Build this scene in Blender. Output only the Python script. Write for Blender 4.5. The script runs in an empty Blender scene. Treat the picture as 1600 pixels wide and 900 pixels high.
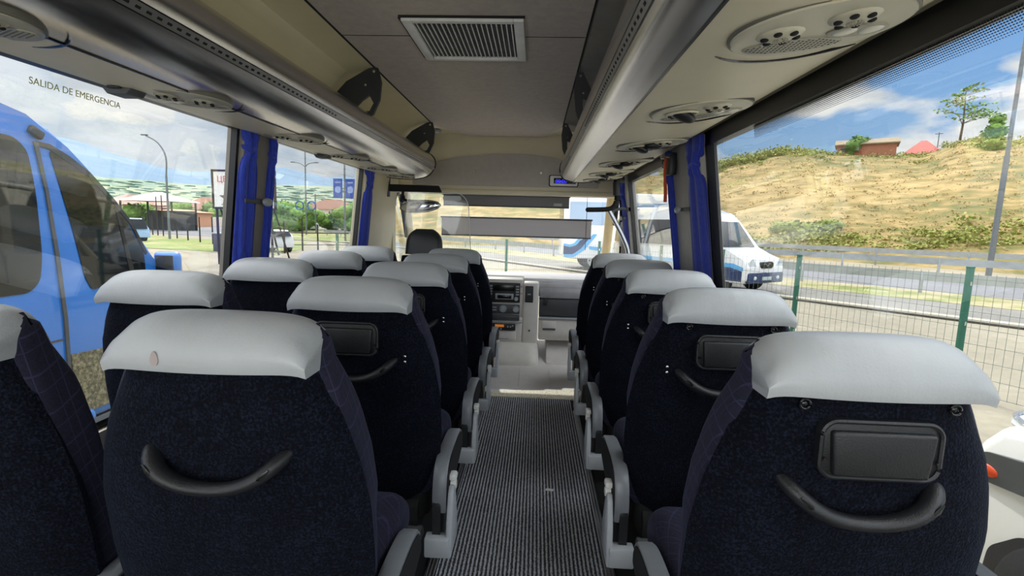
import bpy, bmesh, math, random
from mathutils import Vector, Matrix, noise as mnoise
random.seed(7)
S = bpy.context.scene
COL = S.collection
PI = math.pi

# ------------------------------------------------------------------ camera
F_PX = 775.0
EYE = Vector((0.0, 0.0, 1.27))
YAW, PITCH, ROLL = math.radians(2.59), math.radians(7.279), 0.027
_right0 = Vector((math.cos(YAW), math.sin(YAW), 0))
CF = Vector((-math.sin(YAW) * math.cos(PITCH), math.cos(YAW) * math.cos(PITCH), -math.sin(PITCH)))
_up0 = _right0.cross(CF)
CR = math.cos(ROLL) * _right0 + math.sin(ROLL) * _up0
CU = -math.sin(ROLL) * _right0 + math.cos(ROLL) * _up0
cam_d = bpy.data.cameras.new('camera')
cam_d.sensor_width = 36
cam_d.lens = F_PX / 1600 * 36
cam_d.clip_start = 0.02
cam_d.clip_end = 9000
cam = bpy.data.objects.new('camera', cam_d)
COL.objects.link(cam)
m3 = Matrix((CR, CU, -CF)).transposed()
cam.matrix_world = Matrix.Translation(EYE) @ m3.to_4x4()
S.camera = cam

def ray(u, v):
    return CR * ((u - 800) / F_PX) + CU * ((450 - v) / F_PX) + CF
def onz(u, v, z):          # survey helper: sight line to a known height
    d = ray(u, v); return EYE + d * ((z - EYE.z) / d.z)
def ony(u, v, y):          # survey helper: sight line to a known distance
    d = ray(u, v); return EYE + d * (y / d.y)

# ------------------------------------------------------------------ sky, sun, exposure
S.view_settings.view_transform = 'Standard'
S.view_settings.look = 'None'
S.view_settings.gamma = 1
S.view_settings.use_curve_mapping = False
S.view_settings.exposure = 0.5

W = bpy.data.worlds.new('sky'); S.world = W; W.use_nodes = True
nt = W.node_tree; nt.nodes.clear()
def N(t, **k):
    n = nt.nodes.new(t)
    for a, b in k.items():
        setattr(n, a, b)
    return n
def L(a, b): nt.links.new(a, b)
tc = N('ShaderNodeTexCoord'); sp = N('ShaderNodeSeparateXYZ'); L(tc.outputs['Generated'], sp.inputs[0])
rampz = N('ShaderNodeValToRGB'); L(sp.outputs['Z'], rampz.inputs[0])
cr = rampz.color_ramp
cr.elements[0].position = 0.0; cr.elements[0].color = (0.52, 0.63, 0.70, 1)
cr.elements[1].position = 0.30; cr.elements[1].color = (0.15, 0.34, 0.68, 1)
e = cr.elements.new(0.12); e.color = (0.30, 0.48, 0.70, 1)
e = cr.elements.new(0.5); e.color = (0.5, 0.8, 1.25, 1)
# clouds on a dome: direction flattened by height
addz = N('ShaderNodeMath', operation='ADD'); L(sp.outputs['Z'], addz.inputs[0]); addz.inputs[1].default_value = 0.22
dx = N('ShaderNodeMath', operation='DIVIDE'); L(sp.outputs['X'], dx.inputs[0]); L(addz.outputs[0], dx.inputs[1])
dy = N('ShaderNodeMath', operation='DIVIDE'); L(sp.outputs['Y'], dy.inputs[0]); L(addz.outputs[0], dy.inputs[1])
cz = N('ShaderNodeMath', operation='MULTIPLY'); L(sp.outputs['Z'], cz.inputs[0]); cz.inputs[1].default_value = 2.3
cmb = N('ShaderNodeCombineXYZ'); L(sp.outputs['X'], cmb.inputs[0]); L(sp.outputs['Y'], cmb.inputs[1]); L(cz.outputs[0], cmb.inputs[2])
nz = N('ShaderNodeTexNoise'); L(cmb.outputs[0], nz.inputs['Vector'])
nz.inputs['Scale'].default_value = 4.6; nz.inputs['Detail'].default_value = 8; nz.inputs['Roughness'].default_value = 0.5
cramp = N('ShaderNodeValToRGB'); L(nz.outputs['Fac'], cramp.inputs[0])
cramp.color_ramp.elements[0].position = 0.485; cramp.color_ramp.elements[0].color = (0, 0, 0, 1)
cramp.color_ramp.elements[1].position = 0.56; cramp.color_ramp.elements[1].color = (1, 1, 1, 1)
# more cover to the left (west), as on the day
lefty = N('ShaderNodeMapRange'); L(sp.outputs['X'], lefty.inputs[0])
lefty.inputs[1].default_value = 0.35; lefty.inputs[2].default_value = -0.5; lefty.inputs[3].default_value = 0.0; lefty.inputs[4].default_value = 0.75
cmax = N('ShaderNodeMath', operation='MAXIMUM'); L(cramp.outputs[0], cmax.inputs[0]); L(lefty.outputs[0], cmax.inputs[1])
n2 = N('ShaderNodeTexNoise'); L(cmb.outputs[0], n2.inputs['Vector']); n2.inputs['Scale'].default_value = 11; n2.inputs['Detail'].default_value = 5
ccol = N('ShaderNodeValToRGB'); L(n2.outputs['Fac'], ccol.inputs[0])
ccol.color_ramp.elements[0].position = 0.35; ccol.color_ramp.elements[0].color = (0.56, 0.60, 0.64, 1)
ccol.color_ramp.elements[1].position = 0.6; ccol.color_ramp.elements[1].color = (0.82, 0.82, 0.80, 1)
mx = N('ShaderNodeMix', data_type='RGBA'); L(cmax.outputs[0], mx.inputs['Factor']); L(rampz.outputs[0], mx.inputs['A']); L(ccol.outputs[0], mx.inputs['B'])
# added glow in the unseen sky overhead and behind, to light the interior
up = N('ShaderNodeMapRange'); up.interpolation_type = 'SMOOTHSTEP'; L(sp.outputs['Z'], up.inputs[0])
up.inputs[1].default_value = 0.40; up.inputs[2].default_value = 0.75; up.inputs[3].default_value = 0; up.inputs[4].default_value = 1
bk = N('ShaderNodeMapRange'); bk.interpolation_type = 'SMOOTHSTEP'; L(sp.outputs['Y'], bk.inputs[0])
bk.inputs[1].default_value = 0.1; bk.inputs[2].default_value = -0.5; bk.inputs[3].default_value = 0; bk.inputs[4].default_value = .25
mu = N('ShaderNodeMath', operation='MAXIMUM'); L(up.outputs[0], mu.inputs[0]); L(bk.outputs[0], mu.inputs[1])
mx2 = N('ShaderNodeMix', data_type='RGBA'); L(mu.outputs[0], mx2.inputs['Factor']); L(mx.outputs['Result'], mx2.inputs['A']); mx2.inputs['B'].default_value = (3.1, 3.15, 3.2, 1)
bg = N('ShaderNodeBackground'); L(mx2.outputs['Result'], bg.inputs[0]); bg.inputs[1].default_value = 1.0
wo = N('ShaderNodeOutputWorld'); L(bg.outputs[0], wo.inputs[0])

sun_d = bpy.data.lights.new('sun', 'SUN'); sun_d.energy = 2.5; sun_d.angle = math.radians(0.6); sun_d.color = (1, 0.95, 0.86)
sun = bpy.data.objects.new('sun', sun_d); COL.objects.link(sun)
sun.rotation_euler = Vector((0.15, -0.635, -0.53)).to_track_quat('-Z', 'Y').to_euler()
# added fill lamp behind the camera, tilted up to brighten the ceiling
al = bpy.data.lights.new('rear_fill_lamp', 'AREA'); al.shape = 'RECTANGLE'; al.size = 2.0; al.size_y = 1.0; al.energy = 16; al.color = (0.95, 0.98, 1)
alo = bpy.data.objects.new('rear_fill_lamp', al); COL.objects.link(alo)
alo.location = (-0.29, -1.42, 1.35); alo.rotation_euler = (math.radians(108), 0, 0)

# ------------------------------------------------------------------ materials
def lin(c):
    if isinstance(c, str):
        c = [int(c[i:i + 2], 16) / 255 for i in (0, 2, 4)]
    return tuple(((x / 12.92) if x <= 0.04045 else ((x + 0.055) / 1.055) ** 2.4) for x in c)
class MT:
    def __init__(s, name):
        s.m = bpy.data.materials.new(name); s.m.use_nodes = True
        s.t = s.m.node_tree; s.t.nodes.clear()
        s.o = s.n('ShaderNodeOutputMaterial')
    def n(s, t, **k):
        x = s.t.nodes.new(t)
        for a, b in k.items(): setattr(x, a, b)
        return x
    def l(s, a, b): s.t.links.new(a, b)
    def bsdf(s, col=(.5, .5, .5), rough=.5, metal=0, **k):
        p = s.n('ShaderNodeBsdfPrincipled')
        p.inputs['Base Color'].default_value = (*col, 1); p.inputs['Roughness'].default_value = rough; p.inputs['Metallic'].default_value = metal
        for a, b in k.items(): p.inputs[a.replace('_', ' ')].default_value = b
        s.l(p.outputs[0], s.o.inputs[0]); s.p = p; return p
    def noise(s, scale, detail=4, vec=None, rough=.5):
        x = s.n('ShaderNodeTexNoise'); x.inputs['Scale'].default_value = scale; x.inputs['Detail'].default_value = detail; x.inputs['Roughness'].default_value = rough
        if vec is None:
            if not hasattr(s, 'tc'): s.tc = s.n('ShaderNodeTexCoord')
            vec = s.tc.outputs['Object']
        s.l(vec, x.inputs['Vector']); return x
    def scaled(s, sc):
        if not hasattr(s, 'tc'): s.tc = s.n('ShaderNodeTexCoord')
        x = s.n('ShaderNodeMapping'); x.inputs['Scale'].default_value = sc; s.l(s.tc.outputs['Object'], x.inputs[0]); return x.outputs[0]
    def ramp(s, fac, stops):
        r = s.n('ShaderNodeValToRGB'); s.l(fac, r.inputs[0]); cr = r.color_ramp
        while len(cr.elements) > 1: cr.elements.remove(cr.elements[0])
        cr.elements[0].position = stops[0][0]; cr.elements[0].color = (*stops[0][1], 1)
        for p, c in stops[1:]:
            e = cr.elements.new(p); e.color = (*c, 1)
        return r.outputs[0]
    def bump(s, h, strength=.3, dist=.01):
        b = s.n('ShaderNodeBump'); b.inputs['Strength'].default_value = strength; b.inputs['Distance'].default_value = dist
        s.l(h, b.inputs['Height']); s.l(b.outputs[0], s.p.inputs['Normal'])
    def math(s, op, a, b=None, clamp=False):
        x = s.n('ShaderNodeMath', operation=op); x.use_clamp = clamp
        for i, v in enumerate((a, b)):
            if v is None: continue
            if isinstance(v, (int, float)): x.inputs[i].default_value = v
            else: s.l(v, x.inputs[i])
        return x.outputs[0]
MATS = {}
def plain(name, col, rough=.5, metal=0, vary=.08, scale=12, bump=0, bscale=60, **k):
    if name in MATS: return MATS[name]
    t = MT(name); c = lin(col); t.bsdf(c, rough, metal, **k)
    if vary:
        nz = t.noise(scale)
        t.l(t.ramp(nz.outputs['Fac'], [(.3, tuple(x * (1 - vary) for x in c)), (.7, tuple(min(1, x * (1 + vary)) for x in c))]), t.p.inputs['Base Color'])
    if bump:
        t.bump(t.noise(bscale, 3).outputs['Fac'], bump, .004)
    MATS[name] = t.m; return t.m
def speck(name, stops, scale, rough=.9, bump=.4, dist=.01, detail=8, big=None):
    t = MT(name); t.bsdf((.5, .5, .5), rough)
    nz = t.noise(scale, detail, rough=.6); f = nz.outputs['Fac']
    if big:
        f = t.math('ADD', t.math('MULTIPLY', f, .5), t.math('MULTIPLY', t.noise(big, 3).outputs['Fac'], .5))
    t.l(t.ramp(f, [(p, lin(c)) for p, c in stops]), t.p.inputs['Base Color'])
    if bump: t.bump(nz.outputs['Fac'], bump, dist)
    MATS[name] = t.m; return t.m

# seat fabrics
def fuzz():
    t = MT('navy_carpet_cloth'); t.bsdf((.01, .012, .025), .95)
    nz = t.noise(190, 5); big = t.noise(14, 3)
    f = t.math('ADD', t.math('MULTIPLY', nz.outputs['Fac'], .85), t.math('MULTIPLY', big.outputs['Fac'], .15))
    t.l(t.ramp(f, [(.36, (.001, .0013, .0032)), (.5, (.0026, .0033, .0078)), (.66, (.010, .014, .027))]), t.p.inputs['Base Color'])
    t.p.inputs['Sheen Weight'].default_value = .05; t.p.inputs['Sheen Roughness'].default_value = .3; t.p.inputs['Sheen Tint'].default_value = (.3, .45, .8, 1)
    t.p.inputs['Specular IOR Level'].default_value = .15
    t.bump(nz.outputs['Fac'], .9, .006); return t.m
M_FUZZ = fuzz()
def plaid():
    t = MT('plaid_velour'); t.bsdf((.01, .01, .04), .9)
    t.tc = t.n('ShaderNodeTexCoord'); s = t.n('ShaderNodeSeparateXYZ'); t.l(t.tc.outputs['Object'], s.inputs[0])
    u = t.math('ADD', t.math('MULTIPLY', s.outputs['Y'], 1.0), t.math('MULTIPLY', s.outputs['X'], .75))
    v = t.math('ADD', s.outputs['Z'], t.math('MULTIPLY', s.outputs['X'], .6))
    def line(a, per, w, off=0):
        f = t.math('FRACT', t.math('ADD', t.math('DIVIDE', a, per), off + 50))
        return t.math('LESS_THAN', f, w)
    a = t.math('ADD', u, t.math('MULTIPLY', v, .25)); b = t.math('SUBTRACT', v, t.math('MULTIPLY', u, .35))
    ln = t.math('MAXIMUM', t.math('MAXIMUM', line(a, .062, .055), line(a, .062, .03, .33)), t.math('MAXIMUM', line(b, .07, .055), line(b, .07, .03, .4)))
    mixn = t.n('ShaderNodeMix', data_type='RGBA'); t.l(ln, mixn.inputs['Factor'])
    nz = t.noise(160, 3)
    t.l(t.ramp(nz.outputs['Fac'], [(.3, (.002, .002, .010)), (.7, (.008, .008, .028))]), mixn.inputs['A'])
    mixn.inputs['B'].default_value = (.020, .020, .055, 1)
    t.l(mixn.outputs['Result'], t.p.inputs['Base Color']); t.p.inputs['Sheen Weight'].default_value = .08; t.p.inputs['Sheen Tint'].default_value = (.3, .35, .7, 1)
    t.bump(nz.outputs['Fac'], .3, .003); return t.m
M_PLAID = plaid()
def leather(name, c):
    t = MT(name); t.bsdf(lin(c), .38)
    t.l(t.ramp(t.noise(9, 4).outputs['Fac'], [(.3, tuple(x * .92 for x in lin(c))), (.7, lin(c))]), t.p.inputs['Base Color'])
    h = t.math('ADD', t.math('MULTIPLY', t.noise(230, 3).outputs['Fac'], .12), t.math('MULTIPLY', t.noise(1, 3, t.scaled((26, 9, 9))).outputs['Fac'], .55))
    t.bump(h, .35, .012); return t.m
M_LEATHER = leather('grey_leather', 'b3b6b7')
M_BLACKLEATHER = leather('black_leather', '26282a')
M_BLACK = plain('black_plastic', '1d1e20', .42, bump=.25, bscale=400)
M_BLACKS = plain('black_smooth', '121314', .25)
M_BLACKM = plain('black_matt', '141516', .85)
M_GREYP = plain('grey_plastic', '9ea3a8', .4)
M_DGREYP = plain('dark_grey_plastic', '4a4d50', .5)
M_WHITEP = plain('white_plastic', 'e4e4e0', .4)
M_CREAM = plain('cream_plastic', 'd6cdaf', .42, vary=.04, scale=4)
M_CREAM2 = plain('pale_pod_plastic', 'c2bda6', .42, vary=.03)
M_PODGREY = plain('pod_grey_plastic', 'a09d8b', .45, vary=.03)
M_HEAD = plain('grey_headliner', 'c8beb3', .95, vary=.07, scale=30, bump=.3, bscale=300)
M_HEADD = plain('grey_front_header', 'b2aca3', .9, vary=.04, scale=20)
M_SCREW = plain('chrome', 'd8d8d8', .15, 1.0, vary=0)
M_CHROME = plain('mirror_chrome', 'e8e8e8', .04, 1.0, vary=0)
M_BLUEC = None
def brushed():
    t = MT('brushed_aluminium'); t.bsdf((.62, .60, .58), .28, 1.0)
    nz = t.noise(1, 4, t.scaled((160, 1.2, 160)))
    t.l(t.ramp(nz.outputs['Fac'], [(.3, (.64, .62, .60)), (.7, (.68, .66, .63))]), t.p.inputs['Base Color'])
    t.l(t.ramp(nz.outputs['Fac'], [(.3, (.24,) * 3), (.7, (.26,) * 3)]), t.p.inputs['Roughness'])
    return t.m
M_BRUSH = brushed()
M_ALU = plain('aluminium_track', 'c8c9cc', .3, 1.0, vary=.05)
def curtain():
    t = MT('blue_curtain_cloth'); t.bsdf(lin('1c34a8'), .75)
    nz = t.noise(1, 3, t.scaled((300, 300, 20)))
    t.l(t.ramp(nz.outputs['Fac'], [(.3, lin('14288c')), (.7, lin('2846c4'))]), t.p.inputs['Base Color'])
    t.p.inputs['Sheen Weight'].default_value = .3; t.bump(nz.outputs['Fac'], .2, .002); return t.m
M_CURT = curtain()
def carpet():
    t = MT('ribbed_aisle_mat'); t.bsdf((.05, .05, .055), .85)
    t.tc = t.n('ShaderNodeTexCoord'); s = t.n('ShaderNodeSeparateXYZ'); t.l(t.tc.outputs['Object'], s.inputs[0])
    w = t.math('SINE', t.math('MULTIPLY', s.outputs['X'], 2 * PI / .0155))
    f = t.math('MULTIPLY', t.math('ADD', w, 1), .5)
    nz = t.noise(1, 4, t.scaled((330, 130, 330)))
    g = t.math('ADD', t.math('MULTIPLY', f, .30), t.math('MULTIPLY', nz.outputs['Fac'], .7))
    t.l(t.ramp(g, [(.36, (.012, .013, .017)), (.5, (.12, .125, .14)), (.60, (.52, .54, .60))]), t.p.inputs['Base Color'])
    t.bump(g, .8, .01); return t.m
M_MAT = carpet()
def glass(name, tint=(.96, .97, .97), base=.085, amp=.6, pw=3.0):
    t = MT(name)
    tr = t.n('ShaderNodeBsdfTransparent'); tr.inputs[0].default_value = (*tint, 1)
    gl = t.n('ShaderNodeBsdfGlossy'); gl.inputs['Roughness'].default_value = 0.0
    lw = t.n('ShaderNodeLayerWeight'); lw.inputs['Blend'].default_value = .5
    f = t.math('ADD', t.math('MULTIPLY', t.math('POWER', lw.outputs['Facing'], pw), amp), base, True)
    mx = t.n('ShaderNodeMixShader'); t.l(f, mx.inputs[0]); t.l(tr.outputs[0], mx.inputs[1]); t.l(gl.outputs[0], mx.inputs[2]); t.l(mx.outputs[0], t.o.inputs[0])
    return t.m
M_GLASS = glass('window_glass')
M_ACRYL = glass('clear_acrylic', (.93, .94, .94), .05, .5, 2.5)
M_CARGLASS = plain('tinted_car_glass', '191d20', .03, vary=0, Specular_IOR_Level=.6)
M_LIGHTGLASS = plain('lamp_glass', 'cfd6da', .05, vary=0, Specular_IOR_Level=.8)
def emit(name, c, s):
    t = MT(name); e = t.n('ShaderNodeEmission'); e.inputs[0].default_value = (*lin(c), 1); e.inputs[1].default_value = s; t.l(e.outputs[0], t.o.inputs[0]); return t.m

# ------------------------------------------------------------------ mesh helpers
class B:
    def __init__(s): s.bm = bmesh.new()
    def verts_new(s, n0): return list(s.bm.verts)[n0:]
    def box(s, c, d, bev=0, seg=2, rot=None):
        r = bmesh.ops.create_cube(s.bm, size=1.0); vs = r['verts']
        for v in vs: v.co = Vector((v.co.x * d[0], v.co.y * d[1], v.co.z * d[2]))
        if bev:
            es = list({e for v in vs for e in v.link_edges})
            r2 = bmesh.ops.bevel(s.bm, geom=vs + es, offset=min(bev, min(d) * .49), segments=seg, profile=.5, affect='EDGES')
            vs = list({v for f in r2['faces'] for v in f.verts} | {v for v in vs if v.is_valid})
        for v in vs:
            co = v.co
            if rot is not None: co = rot @ co
            v.co = co + Vector(c)
        return s
    def prism(s, pts, ax, a, b, bev=0, seg=2):
        def mk(p, t):
            return {'x': (t, p[0], p[1]), 'y': (p[0], t, p[1]), 'z': (p[0], p[1], t)}[ax]
        v0 = [s.bm.verts.new(mk(p, a)) for p in pts]; v1 = [s.bm.verts.new(mk(p, b)) for p in pts]
        n = len(pts); fs = [s.bm.faces.new(v0), s.bm.faces.new(v1[::-1])]
        for i in range(n):
            fs.append(s.bm.faces.new((v0[i], v1[i], v1[(i + 1) % n], v0[(i + 1) % n])))
        if bev:
            es = list({e for f in fs for e in f.edges})
            bmesh.ops.bevel(s.bm, geom=es, offset=bev, segments=seg, profile=.5, affect='EDGES', clamp_overlap=True)
        return s
    def loft(s, rings, cap=True, closed=True):
        R = [[s.bm.verts.new(p) for p in r] for r in rings]; n = len(R[0])
        for i in range(len(R) - 1):
            for j in range(n if closed else n - 1):
                k = (j + 1) % n
                s.bm.faces.new((R[i][j], R[i][k], R[i + 1][k], R[i + 1][j]))
        if cap and closed:
            s.bm.faces.new(R[0][::-1]); s.bm.faces.new(R[-1])
        return s
    def tube(s, pts, r, n=10, sx=1, sy=1, upv=(0, 0, 1), closed=False):
        pts = [Vector(p) for p in pts]; rings = []
        if not isinstance(r, (list, tuple)): r = [r] * len(pts)
        m = len(pts)
        for i, p in enumerate(pts):
            a = pts[(i - 1) % m] if (closed or i > 0) else p
            b = pts[(i + 1) % m] if (closed or i < m - 1) else p
            t = (b - a).normalized(); u = Vector(upv)
            if abs(t.dot(u)) > .98: u = Vector((1, 0, 0)) if abs(t.x) < .9 else Vector((0, 1, 0))
            x = t.cross(u).normalized(); y = x.cross(t).normalized()
            rings.append([p + x * (math.cos(2 * PI * k / n) * r[i] * sx) + y * (math.sin(2 * PI * k / n) * r[i] * sy) for k in range(n)])
        if closed: rings.append(rings[0]); s.loft(rings, cap=False)
        else: s.loft(rings)
        return s
    def cyl(s, p0, p1, r, n=16, r2=None):
        return s.tube([p0, p1], [r, r if r2 is None else r2], n)
    def ell(s, c, r, seg=16, rings=10, rot=None):
        res = bmesh.ops.create_uvsphere(s.bm, u_segments=seg, v_segments=rings, radius=1)
        for v in res['verts']:
            co = Vector((v.co.x * r[0], v.co.y * r[1], v.co.z * r[2]))
            if rot is not None: co = rot @ co
            v.co = co + Vector(c)
        return s
    def blob(s, c, r, amp=.25, fr=1.5, sub=2, seed=0):
        res = bmesh.ops.create_icosphere(s.bm, subdivisions=sub, radius=1)
        for v in res['verts']:
            k = 1 + amp * mnoise.noise(v.co * fr + Vector((seed * 3.1, seed * 1.7, 0)))
            v.co = Vector((v.co.x * r[0] * k, v.co.y * r[1] * k, v.co.z * r[2] * k)) + Vector(c)
        return s
    def leaf(s, c, size, rnd):
        a = Vector((rnd.uniform(-1, 1), rnd.uniform(-1, 1), rnd.uniform(-.6, .6))).normalized() * size
        b = Vector((rnd.uniform(-1, 1), rnd.uniform(-1, 1), rnd.uniform(-1, 1))).normalized(); b = a.cross(b)
        if b.length < 1e-6: return s
        b = b.normalized() * size * .6; c = Vector(c)
        s.bm.faces.new([s.bm.verts.new(c - a), s.bm.verts.new(c + b), s.bm.verts.new(c + a), s.bm.verts.new(c - b)]); return s
    def each(s, fn):
        for v in s.bm.verts: v.co = Vector(fn(v.co.copy()))
        return s
    def build(s, name, mat, parent=None, smooth=True, ang=40, loc=None, label=None):
        bmesh.ops.recalc_face_normals(s.bm, faces=s.bm.faces)
        me = bpy.data.meshes.new(name); s.bm.to_mesh(me); s.bm.free()
        if mat is not None: me.materials.append(mat)
        if smooth:
            me.polygons.foreach_set('use_smooth', [True] * len(me.polygons)); me.set_sharp_from_angle(angle=math.radians(ang))
        o = bpy.data.objects.new(name, me); COL.objects.link(o)
        if parent is not None: o.parent = parent
        if loc is not None: o.location = loc
        if label: o['label'] = label
        return o
def tag(o, label, cat, group=None, kind=None):
    o['label'] = label; o['category'] = cat
    if group: o['group'] = group
    if kind: o['kind'] = kind
    return o
def thing(name, loc, label, cat, group=None, rz=0):
    o = bpy.data.objects.new(name, None); o.empty_display_size = .05; COL.objects.link(o)
    o.location = loc; o.rotation_euler = (0, 0, rz); return tag(o, label, cat, group)
def struct(o, label, cat): return tag(o, label, cat, kind='structure')
def copy_tree(o, parent=None):
    c = o.copy(); COL.objects.link(c)
    if parent is not None: c.parent = parent
    for ch in list(o.children): copy_tree(ch, c)
    return c
def rrect(cx, cy, hx, hy, r, n=5):
    out = []
    for sx, sy, a0 in ((1, 1, 0), (-1, 1, 90), (-1, -1, 180), (1, -1, 270)):
        for k in range(n + 1):
            a = math.radians(a0 + 90 * k / n)
            out.append((cx + sx * (hx - r) + r * math.cos(a), cy + sy * (hy - r) + r * math.sin(a)))
    return out
def lerp(tab, x):
    if x <= tab[0][0]: return tab[0][1]
    for (a, fa), (b, fb) in zip(tab, tab[1:]):
        if x <= b: return fa + (fb - fa) * (x - a) / (b - a)
    return tab[-1][1]
def smooth_path(p, n=6):
    P = [Vector(q) for q in p]; out = []
    for i in range(len(P) - 1):
        a = P[max(i - 1, 0)]; b = P[i]; c = P[i + 1]; d = P[min(i + 2, len(P) - 1)]
        for k in range(n):
            t = k / n
            out.append(.5 * ((2 * b) + (c - a) * t + (2 * a - 5 * b + 4 * c - d) * t * t + (3 * b - 3 * c + d - a) * t ** 3))
    out.append(P[-1]); return out
def roundpoly0(p, n=4):
    out = []; m = len(p)
    for i in range(m):
        a, c, d = Vector(p[i - 1]), Vector(p[i]), Vector(p[(i + 1) % m]); s, e = (a + c) / 2, (c + d) / 2
        for q in range(n): w = q / n; out.append(tuple((1 - w) ** 2 * s + 2 * w * (1 - w) * c + w * w * e))
    return out
def text_mesh(name, txt, size, mat, mw, depth=.0008, parent=None, align='LEFT'):
    cu = bpy.data.curves.new(name, 'FONT'); cu.body = txt; cu.size = size; cu.extrude = depth; cu.align_x = align
    o = bpy.data.objects.new(name, cu); COL.objects.link(o)
    dg = bpy.context.evaluated_depsgraph_get(); me = bpy.data.meshes.new_from_object(o.evaluated_get(dg))
    bpy.data.objects.remove(o); me.materials.clear(); me.materials.append(mat); me.transform(mw)
    ob = bpy.data.objects.new(name, me); COL.objects.link(ob)
    if parent is not None: ob.parent = parent
    return ob

# ------------------------------------------------------------------ bus shell
YB, YF = -1.5, 5.2
def XL(z): return -1.42 - .11 * (1.69 - z)
def XR(z): return .84 + .14 * (1.69 - z)
SILL = .50; WTOP = 1.69
# floor
b = B(); b.box((-.35, 1.9, -.03), (2.6, 7.0, .06)); fl = struct(b.build('floor', M_BLACKM), 'dark bus floor below the seats', 'floor')
b = B(); b.box((-.015, 1.05, .004), (.615, 4.94, .008)); am = b.build('aisle_mat', M_MAT); tag(am, 'dark grey ribbed rubber mat running down the bus aisle', 'mat')
M_CABF = plain('pale_cab_floor', 'cfccca', .6, vary=.05)
M_DOT = None
def dotmat():
    t = MT('pale_studded_step'); t.bsdf(lin('cfc9b4'), .6)
    v = t.n('ShaderNodeTexVoronoi'); v.inputs['Scale'].default_value = 60; t.tc = t.n('ShaderNodeTexCoord'); t.l(t.tc.outputs['Object'], v.inputs['Vector'])
    t.l(t.ramp(v.outputs['Distance'], [(.15, lin('8f8a7a')), (.4, lin('d8d2bd'))]), t.p.inputs['Base Color']); return t.m
b = B(); b.prism([(-.33, 3.53), (.33, 3.53), (.33, 3.74), (-.33, 3.64)], 'z', .001, .010); tag(b.build('step_edge_mat', dotmat()), 'pale studded step strip at the front end of the aisle mat', 'mat')
b = B(); b.prism([(-1.5, 3.66), (-.33, 3.645), (.33, 3.745), (.9, 3.83), (.9, 5.4), (-1.5, 5.4)], 'z', .0005, .006); b.box((-.10, 4.3, .008), (.004, 1.0, .006)); b.box((.15, 4.0, .008), (.004, .5, .006)); cf = b.build('cab_floor_mat', M_CABF); tag(cf, 'pale grey vinyl cab floor in front of the dashboard', 'mat')
for sx, lab in ((-.345, 'silver grooved seat track on the floor left of the aisle mat'), (.312, 'silver grooved seat track on the floor right of the aisle mat')):
    b = B()
    b.box((sx, 1.2, .006), (.036, 4.2, .012), .002)
    for k in (-.012, 0, .012): b.box((sx + k, 1.2, .013), (.006, 4.2, .004))
    tag(b.build('seat_track', M_ALU), lab, 'rail')
p = onz(858, 765, .01); b = B(); b.prism([(p.x - .02, p.y - .006), (p.x + .018, p.y - .012), (p.x + .022, p.y + .006), (p.x - .012, p.y + .012)], 'z', .0085, .0105); tag(b.build('paper_scrap', plain('scrap_white', 'd8d8d4', .8)), 'tiny white paper scrap lying on the aisle mat', 'paper')
# walls
def wall(name, X, s, lab):
    b = B(); t = .06 * s
    b.prism([(X(-.05), -.05), (X(SILL), SILL), (X(SILL) + t, SILL), (X(-.05) + t, -.05)], 'y', YB, YF + .3)
    b.prism([(X(WTOP + .06), WTOP + .06), (X(2.2), 2.2), (X(2.2) + t, 2.2), (X(WTOP + .06) + t, WTOP + .06)], 'y', YB, YF + .3)
    return struct(b.build(name, M_CREAM, smooth=False), lab, 'wall')
wall('wall_left', XL, -1, 'cream bus side wall on the left below and above the windows')
wall('wall_right', XR, 1, 'cream bus side wall on the right below and above the windows')
# sills
def slab(X, s, z0, z1, y0, y1, inn, out):
    return [(X(z0) - s * inn, z0), (X(z1) - s * inn, z1), (X(z1) + s * out, z1), (X(z0) + s * out, z0)]
b = B(); b.prism(slab(XL, -1, SILL - .10, SILL + .0, 0, 0, .025, .05), 'y', YB, 4.7, .008); struct(b.build('trim_1', plain('pale_sill', 'd9d2c4', .45)), 'pale ledge below the left side windows', 'ledge')
b = B(); b.prism(slab(XR, 1, SILL - .10, SILL + .0, 0, 0, .025, .05), 'y', YB, 4.9, .008); struct(b.build('trim_2', MATS['pale_sill']), 'pale ledge below the right side windows', 'ledge')
# windows: pane + black border strip
M_FRIT = plain('black_window_border', '0e0f11', .35)
def window(i, X, s, y0, y1, lab, band):
    b = B(); b.prism(slab(X, s, SILL, WTOP, 0, 0, -.018, .024), 'y', y0, y1)
    w = struct(b.build('window_%d' % i, M_GLASS, smooth=False), lab, 'window')
    f = B()
    f.prism(slab(X, s, WTOP - .004, WTOP + band, 0, 0, .004, .04), 'y', y0, y1)
    f.prism(slab(X, s, SILL, SILL + .03, 0, 0, .004, .04), 'y', y0, y1)
    if y0 > 0: f.prism(slab(X, s, SILL, WTOP, 0, 0, .004, .04), 'y', y0, y0 + .025)
    f.prism(slab(X, s, SILL, WTOP, 0, 0, .004, .026), 'y', y1 - .02, y1)
    f.build('window_frame', M_FRIT, w, smooth=False)
    return w
w1 = window(1, XL, -1, YB, 2.36, 'large left side window with the emergency exit lettering', .02)
w2 = window(2, XL, -1, 2.60, 4.06, 'second left side window between the two blue curtains', .02)
w3 = window(3, XR, 1, YB, 2.62, 'large right side window looking onto the dry grass hill', .065)
w4 = window(4, XR, 1, 3.14, 4.72, 'second right side window with the white minibus behind it', .065)
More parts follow.
